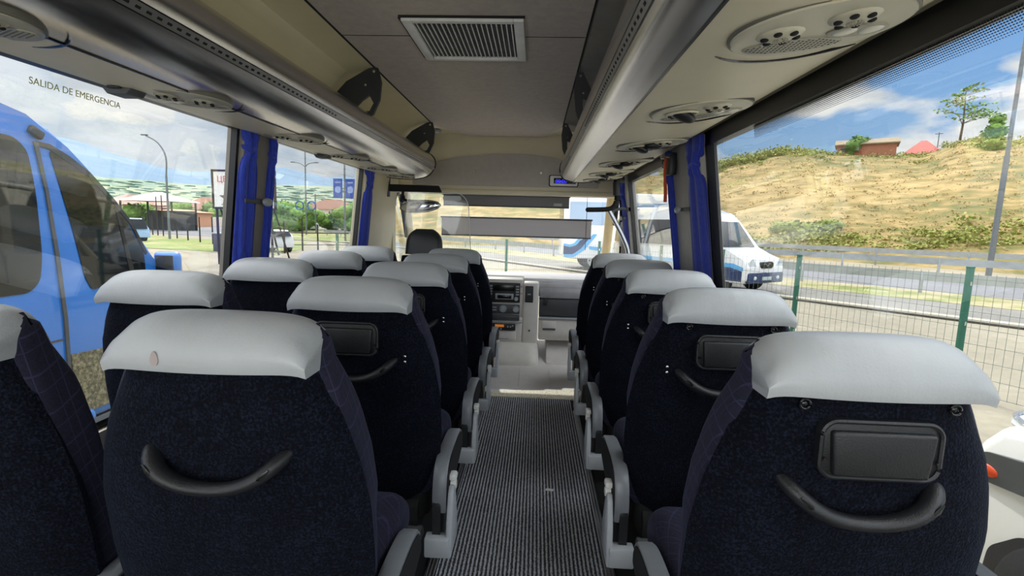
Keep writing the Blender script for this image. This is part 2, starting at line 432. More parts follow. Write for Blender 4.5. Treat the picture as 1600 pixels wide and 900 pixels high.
# ceramic dot fringe on the right window's top border
b = B()
for r in range(9):
    for k in range(0, 250):
        y = .55 + k * .0062 + (r % 2) * .0031; z = WTOP - .006 - r * .0052; h = .0036 - .00028 * r
        if y < 2.5: b.prism([(y - h / 2, z - h / 2), (y + h / 2, z - h / 2), (y + h / 2, z + h / 2), (y - h / 2, z + h / 2)], 'x', XR(z) + .016, XR(z) + .018)
b.build('dot_fringe', M_FRIT, w3, smooth=False)
# pillars between the windows
M_PILL = plain('grey_brown_pillar', '827c74', .6)
def pillar(i, X, s, y0, y1, lab, m, inn=.03):
    b = B(); b.prism(slab(X, s, SILL, WTOP + .06, 0, 0, inn, .06), 'y', y0, y1, .008)
    return struct(b.build('trim_%d' % i, m), lab, 'pillar')
pillar(3, XL, -1, 2.36, 2.60, 'grey pillar between the two left side windows', M_PILL)
pillar(4, XR, 1, 2.62, 3.14, 'pillar between the two right side windows behind the curtain', plain('pale_grey_pillar', 'a9a69e', .5))
pillar(5, XL, -1, 4.06, 5.0, 'cream panel behind the driver on the left', M_CREAM)
pillar(6, XR, 1, 4.72, 5.02, 'pale pillar behind the front door', MATS['pale_grey_pillar'])
b = B(); b.prism(slab(XR, 1, SILL, WTOP, 0, 0, .001, .012), 'y', 2.50, 2.62); struct(b.build('trim_7', plain('dark_grey_pillar', '3c3d3e', .6)), 'dark grey edge of the right window pillar', 'pillar')

# ceiling
CZ = 2.15
b = B(); b.prism([(-.965, YB), (.21, YB), (.21, 4.62), (.05, 5.15), (-.72, 5.15), (-.965, 4.62)], 'z', CZ, CZ + .03, .006)
for y in (2.42, 1.0, 3.9): pass
ceil = struct(b.build('ceiling', M_HEAD, smooth=False), 'grey fabric ceiling panel above the aisle', 'ceiling')
b = B()
for y in (2.47,): b.box((-.38, y, CZ - .0005), (1.16, .004, .002))
for x in (-.962, .207): b.box((x, 1.55, CZ - .002), (.008, 6.1, .006))
b.build('panel_seam', M_BLACKM, ceil, smooth=False)
b = B(); b.box((-.297, 1.95, 2.225), (2.26, 7.2, .05)); struct(b.build('ceiling_roof', M_CREAM, smooth=False), 'bus roof above the ceiling panel', 'roof')
b = B(); b.box((-.297, 5.0, CZ + .04), (2.2, .9, .02)); struct(b.build('trim_8', M_CREAM), 'cream front roof lining beyond the grey ceiling panel', 'panel')
# coves between rack and ceiling
def cove(i, pts, m, lab, y1):
    b = B(); n = len(pts); out = [(x + (-.03 if x < -.3 else .03), z + .02) for x, z in pts]
    b.prism(pts + out[::-1], 'y', YB, y1)
    return struct(b.build('trim_%d' % i, m), lab, 'panel')
LC = [(-.962, CZ), (-1.05, 2.135), (-1.17, 2.08), (-1.27, 1.99), (-1.34, 1.87), (-1.39, 1.72)]
RC = [(.21, CZ), (.33, 2.13), (.50, 2.08), (.64, 1.99), (.74, 1.87), (.79, 1.75)]
c1 = cove(9, LC, plain('olive_cream_plastic', 'ded4ac', .5, vary=.04, scale=4), 'curved cream panel above the left luggage rack', 4.75)
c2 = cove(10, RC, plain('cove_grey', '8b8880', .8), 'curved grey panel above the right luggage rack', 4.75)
# embossed pads on the coves
def pad(pts, y0, y1, parent, m, sgn):
    b = B(); mid = [(pts[1][0] * .55 + pts[2][0] * .45, pts[1][1] * .55 + pts[2][1] * .45), pts[2], pts[3], pts[4], pts[5]]
    inn = []
    for k, (x, z) in enumerate(mid):
        o = .004 if k in (0,) else .022
        inn.append((x + sgn * o * .8, z - o * .6))
    b.prism(mid + inn[::-1], 'y', y0, y1, .014, 3); b.build('pad', m, parent)
for y0, y1 in ((-.2, 1.25), (1.42, 2.9)):
    pad(LC, y0, y1, c1, MATS['olive_cream_plastic'], 1)
for y0, y1 in ((-.2, 1.25), (1.42, 2.85)):
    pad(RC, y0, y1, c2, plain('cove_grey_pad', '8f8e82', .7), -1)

# rear wall with window opening
b = B()
b.box((-.30, YB - .03, .35), (2.6, .06, .9)); b.box((-.30, YB - .03, 2.06), (2.6, .06, .35))
b.box((-1.55, YB - .03, 1.3), (.2, .06, 1.4)); b.box((.95, YB - .03, 1.3), (.2, .06, 1.4))
struct(b.build('wall_back', M_CREAM, smooth=False), 'rear wall of the bus behind the camera', 'wall')

# front bulkhead: cream surround, grey arched header, pillars, windscreen
b = B()
arch = [(-1.30, 1.80), (-1.1, 1.885), (-.83, 1.945), (-.45, 1.985), (-.1, 1.985), (.16, 1.955), (.42, 1.90), (.62, 1.83)]
b.prism([(-1.6, 2.2), (-1.6, 1.60), (.95, 1.60), (.95, 2.2)], 'y', 5.22, 5.28)
struct(b.build('wall_front', M_CREAM, smooth=False), 'cream bulkhead above the windscreen', 'wall')
b = B(); b.prism([(-1.30, 1.66), (.62, 1.66)] + arch[::-1], 'y', 5.19, 5.225, .006)
hd = struct(b.build('trim_11', M_HEADD), 'grey arched header panel above the windscreen', 'panel')
for x in (-.66, .03):
    b = B(); b.cyl((x, 5.193, 1.80), (x, 5.18, 1.80), .012, 12); b.build('screw', M_SCREW, hd)
b = B(); b.box((-.32, 5.30, 1.60), (2.4, .20, .05), .01); struct(b.build('trim_12', M_CREAM), 'cream strip along the top edge of the windscreen', 'panel')
b = B(); b.prism([(5.42, 1.60), (6.15, .70), (6.16, .70), (5.43, 1.60)], 'x', -1.50, .90)
ws = struct(b.build('window_5', M_GLASS, smooth=False), 'wide windscreen at the front of the bus', 'window')
# windscreen side pillars
b = B(); b.tube([(-1.42, 5.38, 1.64), (-1.48, 5.75, 1.15), (-1.52, 6.15, .68)], .05, 10); struct(b.build('trim_13', M_CREAM), 'cream windscreen pillar beside the driver', 'pillar')
b = B(); b.tube([(.79, 5.38, 1.64), (.82, 5.75, 1.15), (.84, 6.15, .68)], .05, 10); struct(b.build('trim_14', plain('warm_beige_plastic', 'd8c193', .5)), 'beige windscreen pillar on the door side', 'pillar')
# driver side window and front door
b = B()
fr = [(5.02, SILL), (5.02, 1.70), (5.40, 1.70), (6.05, .80), (6.05, SILL)]
b.prism([(5.02, .0), (5.02, .82), (6.1, .72), (6.1, 0)], 'x', -1.60, -1.55)
b.prism([(5.0, .8), (5.0, 1.70), (5.10, 1.70), (5.10, .8)], 'x', -1.60, -1.45); b.prism([(5.0, 1.60), (5.0, 1.72), (5.42, 1.72), (5.42, 1.60)], 'x', -1.58, -1.45)
d1 = struct(b.build('door_1', M_CREAM), 'cream driver side door with its window', 'door')
b = B(); b.prism([(5.10, .80), (5.10, 1.60), (5.38, 1.60), (5.98, .80)], 'x', -1.535, -1.53); b.build('window_pane', M_GLASS, d1, smooth=False)
b = B(); b.tube(smooth_path([(-1.50, 5.12, .84), (-1.49, 5.14, 1.35), (-1.48, 5.24, 1.56), (-1.48, 5.40, 1.50), (-1.50, 5.7, 1.1)], 5), .018, 8); b.build('door_seal', M_DGREYP, d1)
b = B(); b.box((-1.445, 5.06, 1.50), (.012, .07, .14), .008); b.build('vent_panel', M_GREYP, d1)
b = B()
b.prism([(5.04, -.05), (5.04, .62), (6.1, .62), (6.1, -.05)], 'x', .92, .97)
b.prism([(5.04, .62), (5.04, 1.76), (5.12, 1.76), (5.12, .62)], 'x', .86, .95)
b.prism([(5.04, 1.64), (5.04, 1.76), (5.45, 1.76), (5.45, 1.64)], 'x', .84, .92)
d2 = struct(b.build('door_2', plain('pale_door_plastic', 'c9c2b2', .5)), 'passenger front door with its window on the right', 'door')
b = B(); b.prism([(5.12, .62), (5.12, 1.64), (5.42, 1.64), (6.05, .75), (6.05, .62)], 'x', .90, .905); b.build('window_pane', M_GLASS, d2, smooth=False)
b = B(); b.tube(smooth_path([(.87, 5.07, .9), (.86, 5.09, 1.3), (.85, 5.16, 1.58), (.85, 5.34, 1.60), (.87, 5.6, 1.3)], 5), .022, 8); b.build('door_seal', M_BLACKM, d2)
b = B(); b.box((.865, 5.09, 1.2), (.04, .07, .26), .015); b.build('door_grip', M_WHITEP, d2)

# ------------------------------------------------------------------ ceiling air grille
t = thing('ceiling_air_grille', (-.35, 2.515, CZ), 'white framed black return air grille set in the grey ceiling', 'vent')
b = B(); hx, hy, fw = .268, .262, .045
for c, d in (((-hx + fw / 2, 0, -.006), (fw, 2 * hy, .022)), ((hx - fw / 2, 0, -.006), (fw, 2 * hy, .022)), ((0, -hy + .015, -.006), (2 * hx - 2 * fw, .03, .022)), ((0, hy - .015, -.006), (2 * hx - 2 * fw, .03, .022))):
    b.box(c, d, .004)
b.build('frame', M_WHITEP, t)
b = B(); b.box((0, 0, -.001), (2 * hx - .06, 2 * hy - .05, .002)); b.build('backing', M_BLACKM, t)
b = B()
for k in range(20):
    x = -hx + fw + .012 + k * (2 * hx - 2 * fw - .024) / 19
    b.box((x, 0, -.006), (.0045, 2 * hy - .06, .008))
b.build('grille_bars', M_WHITEP, t, smooth=False)
b = B()
for k in range(30):
    y = -hy + .04 + k * (2 * hy - .08) / 29
    b.box((0, y, -.003), (2 * hx - 2 * fw, .003, .004))
b.build('grille_mesh', M_DGREYP, t, smooth=False)
b = B(); b.box((0, -hy - .010, .001), (2 * hx + .01, .02, .010)); b.box((-hx - .006, 0, .001), (.012, 2 * hy, .010)); b.build('gap_seal', M_BLACKM, t, smooth=False)

# ------------------------------------------------------------------ overhead racks
# section (x,z) from top inner edge round the front and underneath to the window
SL = [(-1.30, 1.86), (-1.10, 1.895), (-1.045, 1.905), (-.985, 1.885), (-.948, 1.845), (-.938, 1.80), (-.948, 1.762)]
SLm = [(-.948, 1.762), (-.985, 1.712), (-1.04, 1.678), (-1.12, 1.662)]
SLu = [(-1.12, 1.662), (-1.22, 1.661), (-1.33, 1.668), (-1.41, 1.682)]
SR = [(.62, 1.86), (.36, 1.88), (.29, 1.885), (.235, 1.865), (.205, 1.825), (.197, 1.775), (.205, 1.735)]
SRm = [(.205, 1.735), (.23, 1.695), (.27, 1.678), (.318, 1.668)]
SRu = [(.318, 1.668), (.42, 1.668), (.55, 1.678), (.66, 1.694), (.75, 1.722), (.79, 1.744)]
def sm2(p, n=6): return [(v.x, v.y) for v in smooth_path([(a, c, 0) for a, c in p], n)]
def sheet(b, sec, th, y0, y1, ny=2):
    s2 = []
    n = len(sec)
    for i, (x, z) in enumerate(sec):
        a = Vector(sec[max(i - 1, 0)]); c = Vector(sec[min(i + 1, n - 1)]); t = (c - a).normalized(); nn = Vector((-t.y, t.x)) * th
        s2.append((x + nn.x, z + nn.y))
    b.prism(sec + s2[::-1], 'y', y0, y1)
RY0, RY1 = -1.4, 4.6
def rack(side, sec, secm, secu, lab, br):
    s = -1 if side == 'L' else 1
    t = thing('overhead_luggage_rack', (0, 0, 0), lab, 'luggage rack', 'overhead luggage racks')
    th = .012 * (1 if side == 'R' else -1)
    b = B(); sheet(b, sm2(sec), th, RY0, RY1); b.build('front_rail', M_BRUSH, t, ang=60)
    b = B(); sheet(b, sm2(secm), th, RY0, RY1); b.build('lower_rail', M_BRUSH, t, ang=60)
    b = B(); sheet(b, sm2(secu), th, RY0, RY1); b.build('underside_panel', M_CREAM, t, ang=60)
    # slotted strip let into the joint of the two rails
    a, c = secm[0], secm[1]
    d = Vector((c[0] - a[0], c[1] - a[1])).normalized(); n = Vector((d.y, -d.x)) if side == 'L' else Vector((-d.y, d.x))
    n = n if (n.x * -s) > 0 else -n
    b = B()
    def q(al, o): return (a[0] + d.x * al + n.x * o, a[1] + d.y * al + n.y * o)
    b.prism([q(-.004, .0005), q(.020, .0005), q(.020, .003), q(-.004, .003)], 'y', RY0, RY1)
    b.build('slotted_strip', plain('strip_grey', '8b8a88', .35, .6), t, smooth=False)
    b = B()
    for al in (-.006, .022): b.prism([q(al - .0015, .0), q(al + .0015, .0), q(al + .0015, .0035), q(al - .0015, .0035)], 'y', RY0, RY1)
    b.build('strip_edge', M_BLACKS, t, smooth=False)
    for ya, yb_ in ((.2, 2.35), (3.35, 4.5)):
        b = B(); y = ya
        while y < yb_:
            b.prism([q(.005, .0025), q(.012, .0025), q(.012, .0036), q(.005, .0036)], 'y', y, y + .016); y += .034
        b.build('slot_row', M_BLACKM, t, smooth=False)
    # seam between metal and cream
    a = secu[0]; b = B(); b.prism([(a[0] - .003, a[1] - .003), (a[0] + .003, a[1] - .003), (a[0] + .003, a[1] + .004), (a[0] - .003, a[1] + .004)], 'y', RY0, RY1); b.build('seam', M_BLACKS, t, smooth=False)
    # end cap
    out = sm2(sec) + sm2(secm)[1:] + sm2(secu)[1:]
    b = B(); b.prism(out, 'y', RY1, RY1 + .008); b.build('end_cap', M_DGREYP, t, smooth=False)
    b = B(); pts = [(x, RY1 + .004, z) for x, z in out]; b.tube(pts, .007, 6); b.build('end_trim', M_BLACKS, t)
    # brackets
    for y in br:
        b = B()
        if side == 'L':
            o = [(-.990, 2.148), (-.945, 2.148), (-.925, 2.07), (-.935, 1.97), (-.975, 1.885), (-1.04, 1.893), (-1.12, 1.89), (-1.27, 1.87), (-1.225, 1.97), (-1.13, 2.07)]
            h = [(-.995, 1.995), (-.970, 1.95), (-.995, 1.905), (-1.10, 1.905), (-1.04, 1.965)]
        else:
            o = [(.205, 2.147), (.24, 2.147), (.30, 2.03), (.37, 1.93), (.42, 1.87), (.36, 1.875), (.29, 1.883), (.235, 1.86), (.205, 1.93), (.192, 2.05)]
            h = [(.245, 2.00), (.245, 1.95), (.265, 1.895), (.32, 1.892), (.28, 1.985)]
        bm = b.bm
        def ringv(p, yy): return [bm.verts.new((x, yy, z)) for x, z in p]
        # outer plate as ring around the hole: bridge matching fans
        import itertools
        oo, hh = o, h
        def plate(yy):
            vo, vh = ringv(oo, yy), ringv(hh, yy)
            es = [bm.edges.new((vo[i], vo[(i + 1) % len(vo)])) for i in range(len(vo))] + [bm.edges.new((vh[i], vh[(i + 1) % len(vh)])) for i in range(len(vh))]
            bmesh.ops.triangle_fill(bm, edges=es, use_beauty=True, use_dissolve=False)
            return vo, vh
        A = plate(y - .012); Cc = plate(y + .012)
        for P0, P1 in zip(A, Cc):
            for i in range(len(P0)):
                j = (i + 1) % len(P0)
                try: bm.faces.new((P0[i], P0[j], P1[j], P1[i]))
                except ValueError: pass
        br_o = b.build('bracket', M_DGREYP if False else plain('bracket_black', '2b2e31', .45), t, ang=30)
        xx = -.965 if side == 'L' else .225
        for bx, bz, rr in ((xx, 2.125, .008), (xx + (-.05 if side == 'L' else .02), 2.05 if side == 'L' else 2.03, .006)):
            b = B(); b.cyl((bx, y - .010, bz), (bx, y - .016, bz), rr, 10); b.build('bolt', M_SCREW, br_o)
    return t
rackL = rack('L', SL, SLm, SLu, 'left overhead luggage rack with brushed metal rail above the left windows', (1.35, 2.97, 4.5))
rackR = rack('R', SR, SRm, SRu, 'right overhead luggage rack with brushed metal rail above the right windows', (1.35, 3.0, 4.45))

# service pods under the racks
M_LENS = plain('pale_lamp_lens', 'd5d2c0', .12, vary=0)
def make_pod(name, label, s):
    t = thing(name, (0, 0, 0), label, 'reading light panel', 'overhead service pods')
    def E(cx, cy, rx, ry, n=40): return [(cx + rx * math.cos(2 * PI * k / n), cy + ry * math.sin(2 * PI * k / n)) for k in range(n)]
    b = B(); b.prism(E(0, 0, .172, .150), 'z', -.004, .03, .003); b.build('rim', M_BLACKS if False else plain('pod_rim', '5d5b52', .4), t)
    b = B(); b.prism(E(0, 0, .166, .144), 'z', -.008, .03, .004); b.build('pod_panel', M_PODGREY if s < 0 else M_CREAM2, t)
    b = B(); b.tube([(.255 * math.sin(a) * .8, .02 + .17 * math.cos(a), -.002) for a in [x * .08 - .9 for x in range(23)]], [.001 + .006 * math.sin(PI * k / 22) for k in range(23)], 6); b.build('groove', M_BLACKS, t)
    # speaker grille: an oval of small holes
    b = B(); b.prism(E(-s * .015, .075, .105, .042), 'z', -.0105, -.006, .002); g = b.build('speaker_grille', M_PODGREY, t)
    b = B(); rnd = random.Random(3)
    for i in range(-9, 10):
        for j in range(-3, 4):
            x = i * .0105; y = j * .0105 + (i % 2) * .005
            if (x / .098) ** 2 + (y / .036) ** 2 < 1: b.cyl((-s * .015 + x, .075 + y, -.0108), (-s * .015 + x, .075 + y, -.0102), .0028, 6)
    b.build('speaker_hole', M_BLACKM, g, smooth=False)
    # two round air jets
    for cx, cy in ((-s * .075, -.002), (s * .035, -.062)):
        b = B(); b.ell((cx, cy, -.006), (.047, .042, .014)); v = b.build('air_jet', M_CREAM2 if s > 0 else M_PODGREY, t)
        b = B()
        for k in range(6):
            a = k * PI / 3; b.ell((cx + .031 * math.cos(a), cy + .028 * math.sin(a), -.0165), (.0085, .0085, .0045), 10, 6)
        b.build('jet_hole', M_BLACKM, v)
        b = B()
        for k in range(16):
            a = k * PI / 8; b.box((cx + .012 * math.cos(a), cy + .011 * math.sin(a), -.0205), (.006, .002, .004), rot=Matrix.Rotation(a, 3, 'Z'))
        b.build('jet_knob', M_PODGREY, v)
    # reading light lens pair
    b = B(); b.prism(E(s * .085, .012, .060, .032), 'z', -.0115, -.006, .002); rl = b.build('reading_light', M_PODGREY, t)
    for dx in (-.026, .026):
        b = B(); b.ell((s * .085 + dx, .012, -.011), (.024, .022, .005), 14, 8); b.build('lens', M_LENS, rl)
    return t
def ptilt(s, x): return math.atan2(1.722 - 1.668, .33) if s > 0 else -math.atan2(.018, .25)
podR = make_pod('overhead_service_pod', '', 1); podL = make_pod('overhead_service_pod', '', -1)
# ones along the right show dark opened swivel cups
RYs = [1.12, 1.84, 2.57, 3.28, 3.90, 4.38]
RL = ['nearest oval pod with round jets and speaker under the right rack, at the top edge', 'oval service pod with open dark cup, second from the camera under the right rack', 'third oval service pod from the camera under the right rack', 'fourth oval service pod from the camera under the right rack', 'fifth oval service pod from the camera under the right rack', 'farthest oval service pod under the right rack beside its front end']
for i, (y, lb) in enumerate(zip(RYs, RL)):
    o = podR if i == 0 else copy_tree(podR)
    o.location = (.555, y - .03, 1.683); o.rotation_euler = (0, -.105, 0); o['label'] = lb
    if i > 0:
        b = B(); b.ell((-.068, -.012, -.016), (.050, .036, .020), 16, 10, Matrix.Rotation(.5, 3, 'Y')); cp = b.build('swivel_cup', M_BLACK, o)
        b = B(); b.tube([(-.068 + .052 * math.cos(a), -.012 + .04 * math.sin(a), -.013) for a in [k * 2 * PI / 20 for k in range(20)]], .004, 6, closed=True); b.build('cup_rim', M_CREAM2, cp)
        if i > 1:
            b = B(); b.ell((-.005, -.05, -.016), (.045, .030, .018), 14, 8); b.build('swivel_cup', M_BLACK, o)
LYs = [1.02, 1.70, 2.45, 3.12, 3.75, 4.30]
LLb = ['nearest oval grey service pod under the left rack, at the top left corner', 'oval grey service pod under the left rack just right of the exit lettering', 'oval grey service pod under the left rack above the pillar curtain', 'oval grey service pod under the left rack above the second window', 'fifth oval grey service pod from the camera under the left rack', 'farthest oval grey service pod under the left rack beside its front end']
for i, (y, lb) in enumerate(zip(LYs, LLb)):
    o = podL if i == 0 else copy_tree(podL)
    o.location = (-1.20, y, 1.668); o.rotation_euler = (0, .05, 0); o['label'] = lb; o.scale = (.82, .92, 1)
# small clip cups by the left window top
for y, lb in ((1.60, 'small dark clip cup above the exit lettering on the left'), (3.10, 'small dark clip cup above the second left window')):
    t = thing('curtain_clip', (-1.335, y, 1.668), lb, 'clip')
    b = B(); b.prism([(-.05, 0), (.05, 0), (.032, -.022), (-.032, -.022)], 'y', -.035, .035, .004); b.build('clip_body', M_DGREYP, t)
    b = B(); b.box((0, 0, -.003), (.04, .10, .008), .003); b.build('mounting_tab', M_BLACK, t)

# round ceiling light in the front lining
t = thing('round_ceiling_light', (-1.02, 5.00, CZ + .02), 'small round silver ceiling light beside the front end of the left rack', 'ceiling light')
b = B(); b.cyl((0, 0, 0), (0, 0, -.018), .055, 24); b.build('housing', M_GREYP, t)
b = B(); b.ell((0, 0, -.018), (.04, .04, .01)); b.build('lens', M_LIGHTGLASS, t)

# ------------------------------------------------------------------ lettering on the glass
M_LET = plain('olive_lettering', 'b4b878', .6, vary=0)
z = 1.607; p0 = Vector((XL(z) + .028, 1.352, z))
ax = Vector((0, 1, 0)); ay = Vector((.11, 0, 1)).normalized(); az = ax.cross(ay)
mw = Matrix.Translation(p0 + Vector((0, 0, .012))) @ Matrix((ax, ay, az)).transposed().to_4x4()
txt = text_mesh('exit_lettering', 'SALIDA DE EMERGENCIA', .0272, M_LET, mw, .0004)
tag(txt, 'olive emergency exit lettering on the top of the left window', 'sign')

# ------------------------------------------------------------------ curtains
def make_curtain(X, s, yc, wid, tie, lab, flip=0, grip=.030, z0=.95, z1=1.74):
    b = B(); rings = []; nz = 44; nf = 36
    for i in range(nz + 1):
        z = z1 + (z0 - z1) * i / nz
        g = 1 - .55 * math.exp(-((z - tie) / .07) ** 2)
        w = wid * g * (1.0 if z < tie else 1.15)
        th = .022 * (1 + .3 * (g < .7))
        cx = X(z) - s * grip; cy = yc + (tie - z) * 0
        r = []
        for k in range(nf):
            a = 2 * PI * k / nf
            fold = 1 + .45 * math.sin(7 * a + .8 * math.sin(3 * z + yc)) * (.5 + .5 * g)
            r.append((cx + th * math.cos(a) * fold, cy + w * .5 * math.sin(a) * (1 + .08 * math.sin(5 * a + z * 4)), z))
        rings.append(r)
    b.loft(rings); o = b.build('curtain', M_CURT, None, ang=180)
    tag(o, lab, 'curtain', 'blue window curtains')
    bb = B(); zt = tie
    pts = [(X(zt) - s * grip + .024 * math.cos(a), yc + wid * .26 * math.sin(a), zt + .012 * math.sin(2 * a)) for a in [2 * PI * k / 20 for k in range(20)]]
    bb.tube(pts, .012, 8, closed=True); bb.build('knot', M_CURT, o)
    bb = B(); bb.box((X(.98) - s * (grip + .026), yc, 1.04), (.004, wid * .35, .12)); bb.build('velcro_patch', plain('blue_velcro', '4a64b4', .9), o)
    return o
make_curtain(XL, -1, 2.405, .15, 1.60, 'blue curtain at the rear side of the left window pillar')
make_curtain(XL, -1, 2.595, .05, 1.60, 'narrow blue curtain at the front side of the left window pillar')
make_curtain(XL, -1, 4.14, .20, 1.58, 'blue curtain in front of the cream panel behind the driver')
make_curtain(XR, 1, 2.70, .25, 1.60, 'blue curtain on the right pillar beside the hill window')
make_curtain(XR, 1, 3.16, .07, 1.60, 'narrow dark blue curtain at the front side of the right pillar')
make_curtain(XR, 1, 4.85, .17, 1.58, 'blue curtain beside the front door on the right')
# tie clips
def tie_clip(X, s, y, z, lab, strap):
    t = thing('curtain_tie_clip', (X(z) - s * .075, y, z), lab, 'curtain clip', 'curtain tie clips')
    b = B(); b.ell((0, 0, 0), (.016, .045, .022)); b.build('clip_button', M_GREYP, t)
    b = B(); b.box((s * .012, -.10 * strap, 0), (.006, .16, .020), .002); b.build('strap', M_DGREYP, t)
tie_clip(XL, -1, 2.52, 1.35, 'grey oval tie clip holding the curtain on the left pillar', 1)
tie_clip(XR, 1, 2.93, 1.38, 'round silver tie clip holding the curtain on the right pillar', 1)
tie_clip(XR, 1, 4.86, 1.36, 'small dark tie clip on the curtain beside the front door', 1)
# emergency hammer
t = thing('emergency_hammer', (XR(1.62) - .09, 3.08, 1.66), 'orange emergency window hammer in its black holder on the right pillar', 'hammer')
M_OR = plain('orange_plastic', 'd2491c', .4)
b = B(); b.tube(smooth_path([(0, 0, .03), (0, .004, -.05), (.01, 0, -.16), (.012, -.002, -.23)], 5), [.012] * 8 + [.016] * 8, 10, 1, .6); b.build('handle', M_OR, t)
b = B(); b.cyl((-.03, 0, .035), (.03, 0, .035), .012); b.build('hammer_head', M_SCREW, t)
b = B(); b.box((.03, -.02, -.01), (.04, .09, .13), .01); b.build('holder', M_BLACK, t)
b = B(); b.tube([(-.005 + .0 * k, .03 + .025 * math.cos(k * .5), .0 + .025 * math.sin(k * .5)) for k in range(12)], .003, 6); b.build('cord', M_BLACKM, t)

# ------------------------------------------------------------------ seats
HW = [(.27, .255), (.31, .272), (.40, .285), (.55, .295), (.68, .293), (.78, .275), (.86, .250), (.93, .220), (.985, .196), (1.03, .190)]
YR = [(.27, .080), (.40, .055), (.55, .030), (.70, .010), (.85, -.004), (1.0, .0), (1.1, .012)]
def make_seat(name, label, aisle, group, tray=False, handle=True, studs=False, screws=False, tuck=1.0):
    """aisle = +1 when the aisle is on the seat's right (+x), -1 on its left"""
    t = thing(name, (0, 0, 0), label, 'bus seat', group)
    def slim(c): return (-.2 + (c.x + .2) * tuck, c.y, c.z) if c.x < -.2 else (c.x, c.y, c.z)
    # rear panel
    b = B(); rings = []
    for i in range(25):
        z = .275 + (1.0 - .275) * i / 24; hw = lerp(HW, z) - (.03 * max(0, (.32 - z) / .05) ** 2); y = lerp(YR, z)
        n = 20; r = []
        for k in range(n + 1):           # rear face, slightly bowed with round edges
            u = -1 + 2 * k / n
            r.append((hw * u, y + .055 * abs(u) ** 6 + .010 * u * u, z))
        for k in range(n + 1):
            u = 1 - 2 * k / n
            r.append((hw * u * .97, y + .085, z))
        rings.append(r)
    b.loft(rings); b.each(slim); b.build('back_panel', M_FUZZ, t, ang=60)
    # plaid cushion of the backrest, reaching up inside the head cover
    b = B(); rings = []
    for i in range(29):
        z = .36 + (1.058 - .36) * i / 28
        hw = lerp(HW, z) + lerp([(.60, -.020), (.70, -.008), (.82, .002), (.93, .010), (1.0, .012)], z); y0 = lerp(YR, z) + .052; y1 = lerp(YR, z) + .17 - .05 * max(0, z - .9) / .17
        top = max(0, (z - 1.028) / .03); hw -= .025 * top * top; y0 += .01 * top; y1 -= .015 * top
        rings.append([(x, y, z) for x, y in rrect(0, (y0 + y1) / 2, hw, (y1 - y0) / 2, .034, 5)])
    b.loft(rings); b.each(slim); b.build('backrest_cushion', M_PLAID, t, ang=60)
    # leather head cover: a sleeve drawn over the top
    b = B(); rings = []; nx = 28
    for i in range(nx + 1):
        u = -1 + 2 * i / nx; x = .198 * u; a = abs(u)
        zt = 1.083 - .006 * a * a - .030 * a ** 6 - .016 * a ** 20
        puck = .006 * a ** 8
        zb = .983 - .006 * (1 - a * a) + .010 * a ** 10 * .3 - .014 * a ** 10
        yb = -.017 + .004 * a * a + puck; yf = .142 - .006 * a ** 6
        r = []
        prof = [(yb + .004, zb), (yb, zb + .015), (yb + .001, zb + (zt - zb) * .36), (yb + .013, zb + (zt - zb) * .62), (yb + .034, zt - .018), (yb + .060, zt - .005), (yb + .088, zt), (yf - .045, zt - .003), (yf - .018, zt - .014), (yf, zt - .045), (yf, zb + .0)]
        for v in smooth_path([(q[0], q[1], 0) for q in prof], 3): r.append((x, v.x, v.y))
        inner = [(yf - .010, zb), (yb + .016, zb)]
        for q in inner: r.append((x, q[0], q[1]))
        rings.append(r)
    b.loft(rings); b.build('head_cover', M_LEATHER, t, ang=60)
    # seat cushion
    b = B(); rings = []
    for i in range(13):
        v = i / 12; y = .10 + .44 * v
        zt = .455 + .03 * v - .05 * max(0, v - .85) / .15; hw = .268 - .012 * max(0, v - .8) / .2
        zb = .30
        rings.append([(x, y, z) for x, z in rrect(0, (zt + zb) / 2, hw, (zt - zb) / 2, .055, 5)])
    b.loft(rings); b.each(slim); b.build('seat_cushion', M_PLAID, t, ang=60)
    b = B(); b.prism(rrect(0, .33, .245, .235, .04), 'z', .21, .31, .01)
    b.prism(rrect(.31, .225, .235, .065, .05), 'x', -.215, .215); b.build('seat_pan', M_BLACKM, t)
    # frame: rear cross tube, front tube, leg panels
    for fy, fw in ((.075, .47), (.47, .46)):
        b = B(); b.box((0, fy, .165), (fw, .045, .042), .012); b.build('frame_tube', plain('frame_grey', '66696c', .45), t)
    for dx in (-.12, .14):
        b = B(); b.prism([(.06, .0), (.50, .0), (.46, .03), (.40, .16), (.12, .16), (.08, .03)], 'x', dx * aisle - .018, dx * aisle + .018, .006); b.build('leg', M_BLACK, t)
    if aisle_side_has_arm(aisle):
        s = aisle
        x0 = .292 * s
        # arched armrest, silver strap over a black cheek
        path = smooth_path([(0, .040, .275), (0, .028, .33), (0, .048, .405), (0, .095, .438), (0, .20, .446), (0, .32, .44), (0, .375, .415), (0, .385, .36)], 5)
        b = B(); rr = []
        for i, p in enumerate(path):
            a = path[max(i - 1, 0)]; c = path[min(i + 1, len(path) - 1)]; tt = (c - a).normalized(); nn = Vector((0, -tt.z, tt.y))
            w = .024
            rr.append([(x0 + s * .010 + dx * w, p.y + nn.y * dn, p.z + nn.z * dn) for dx, dn in ((-1, -.008), (1, -.008), (1, .006), (.7, .011), (-.7, .011), (-1, .006))])
        b.loft(rr); ar = b.build('armrest', plain('armrest_grey', '777b80', .38), t, ang=35)
        inner = [(p.y, p.z) for p in path]
        b = B(); b.prism(inner, 'x', x0 + s * .026, x0 + s * .037, .003); b.build('armrest_cheek', M_BLACKM, ar)
        b = B(); b.prism(inner[:len(inner) // 2] + [(.20, .30), (.06, .24)], 'x', x0 - s * .013, x0 - s * .006); b.build('armrest_inner', M_BLACK, ar)
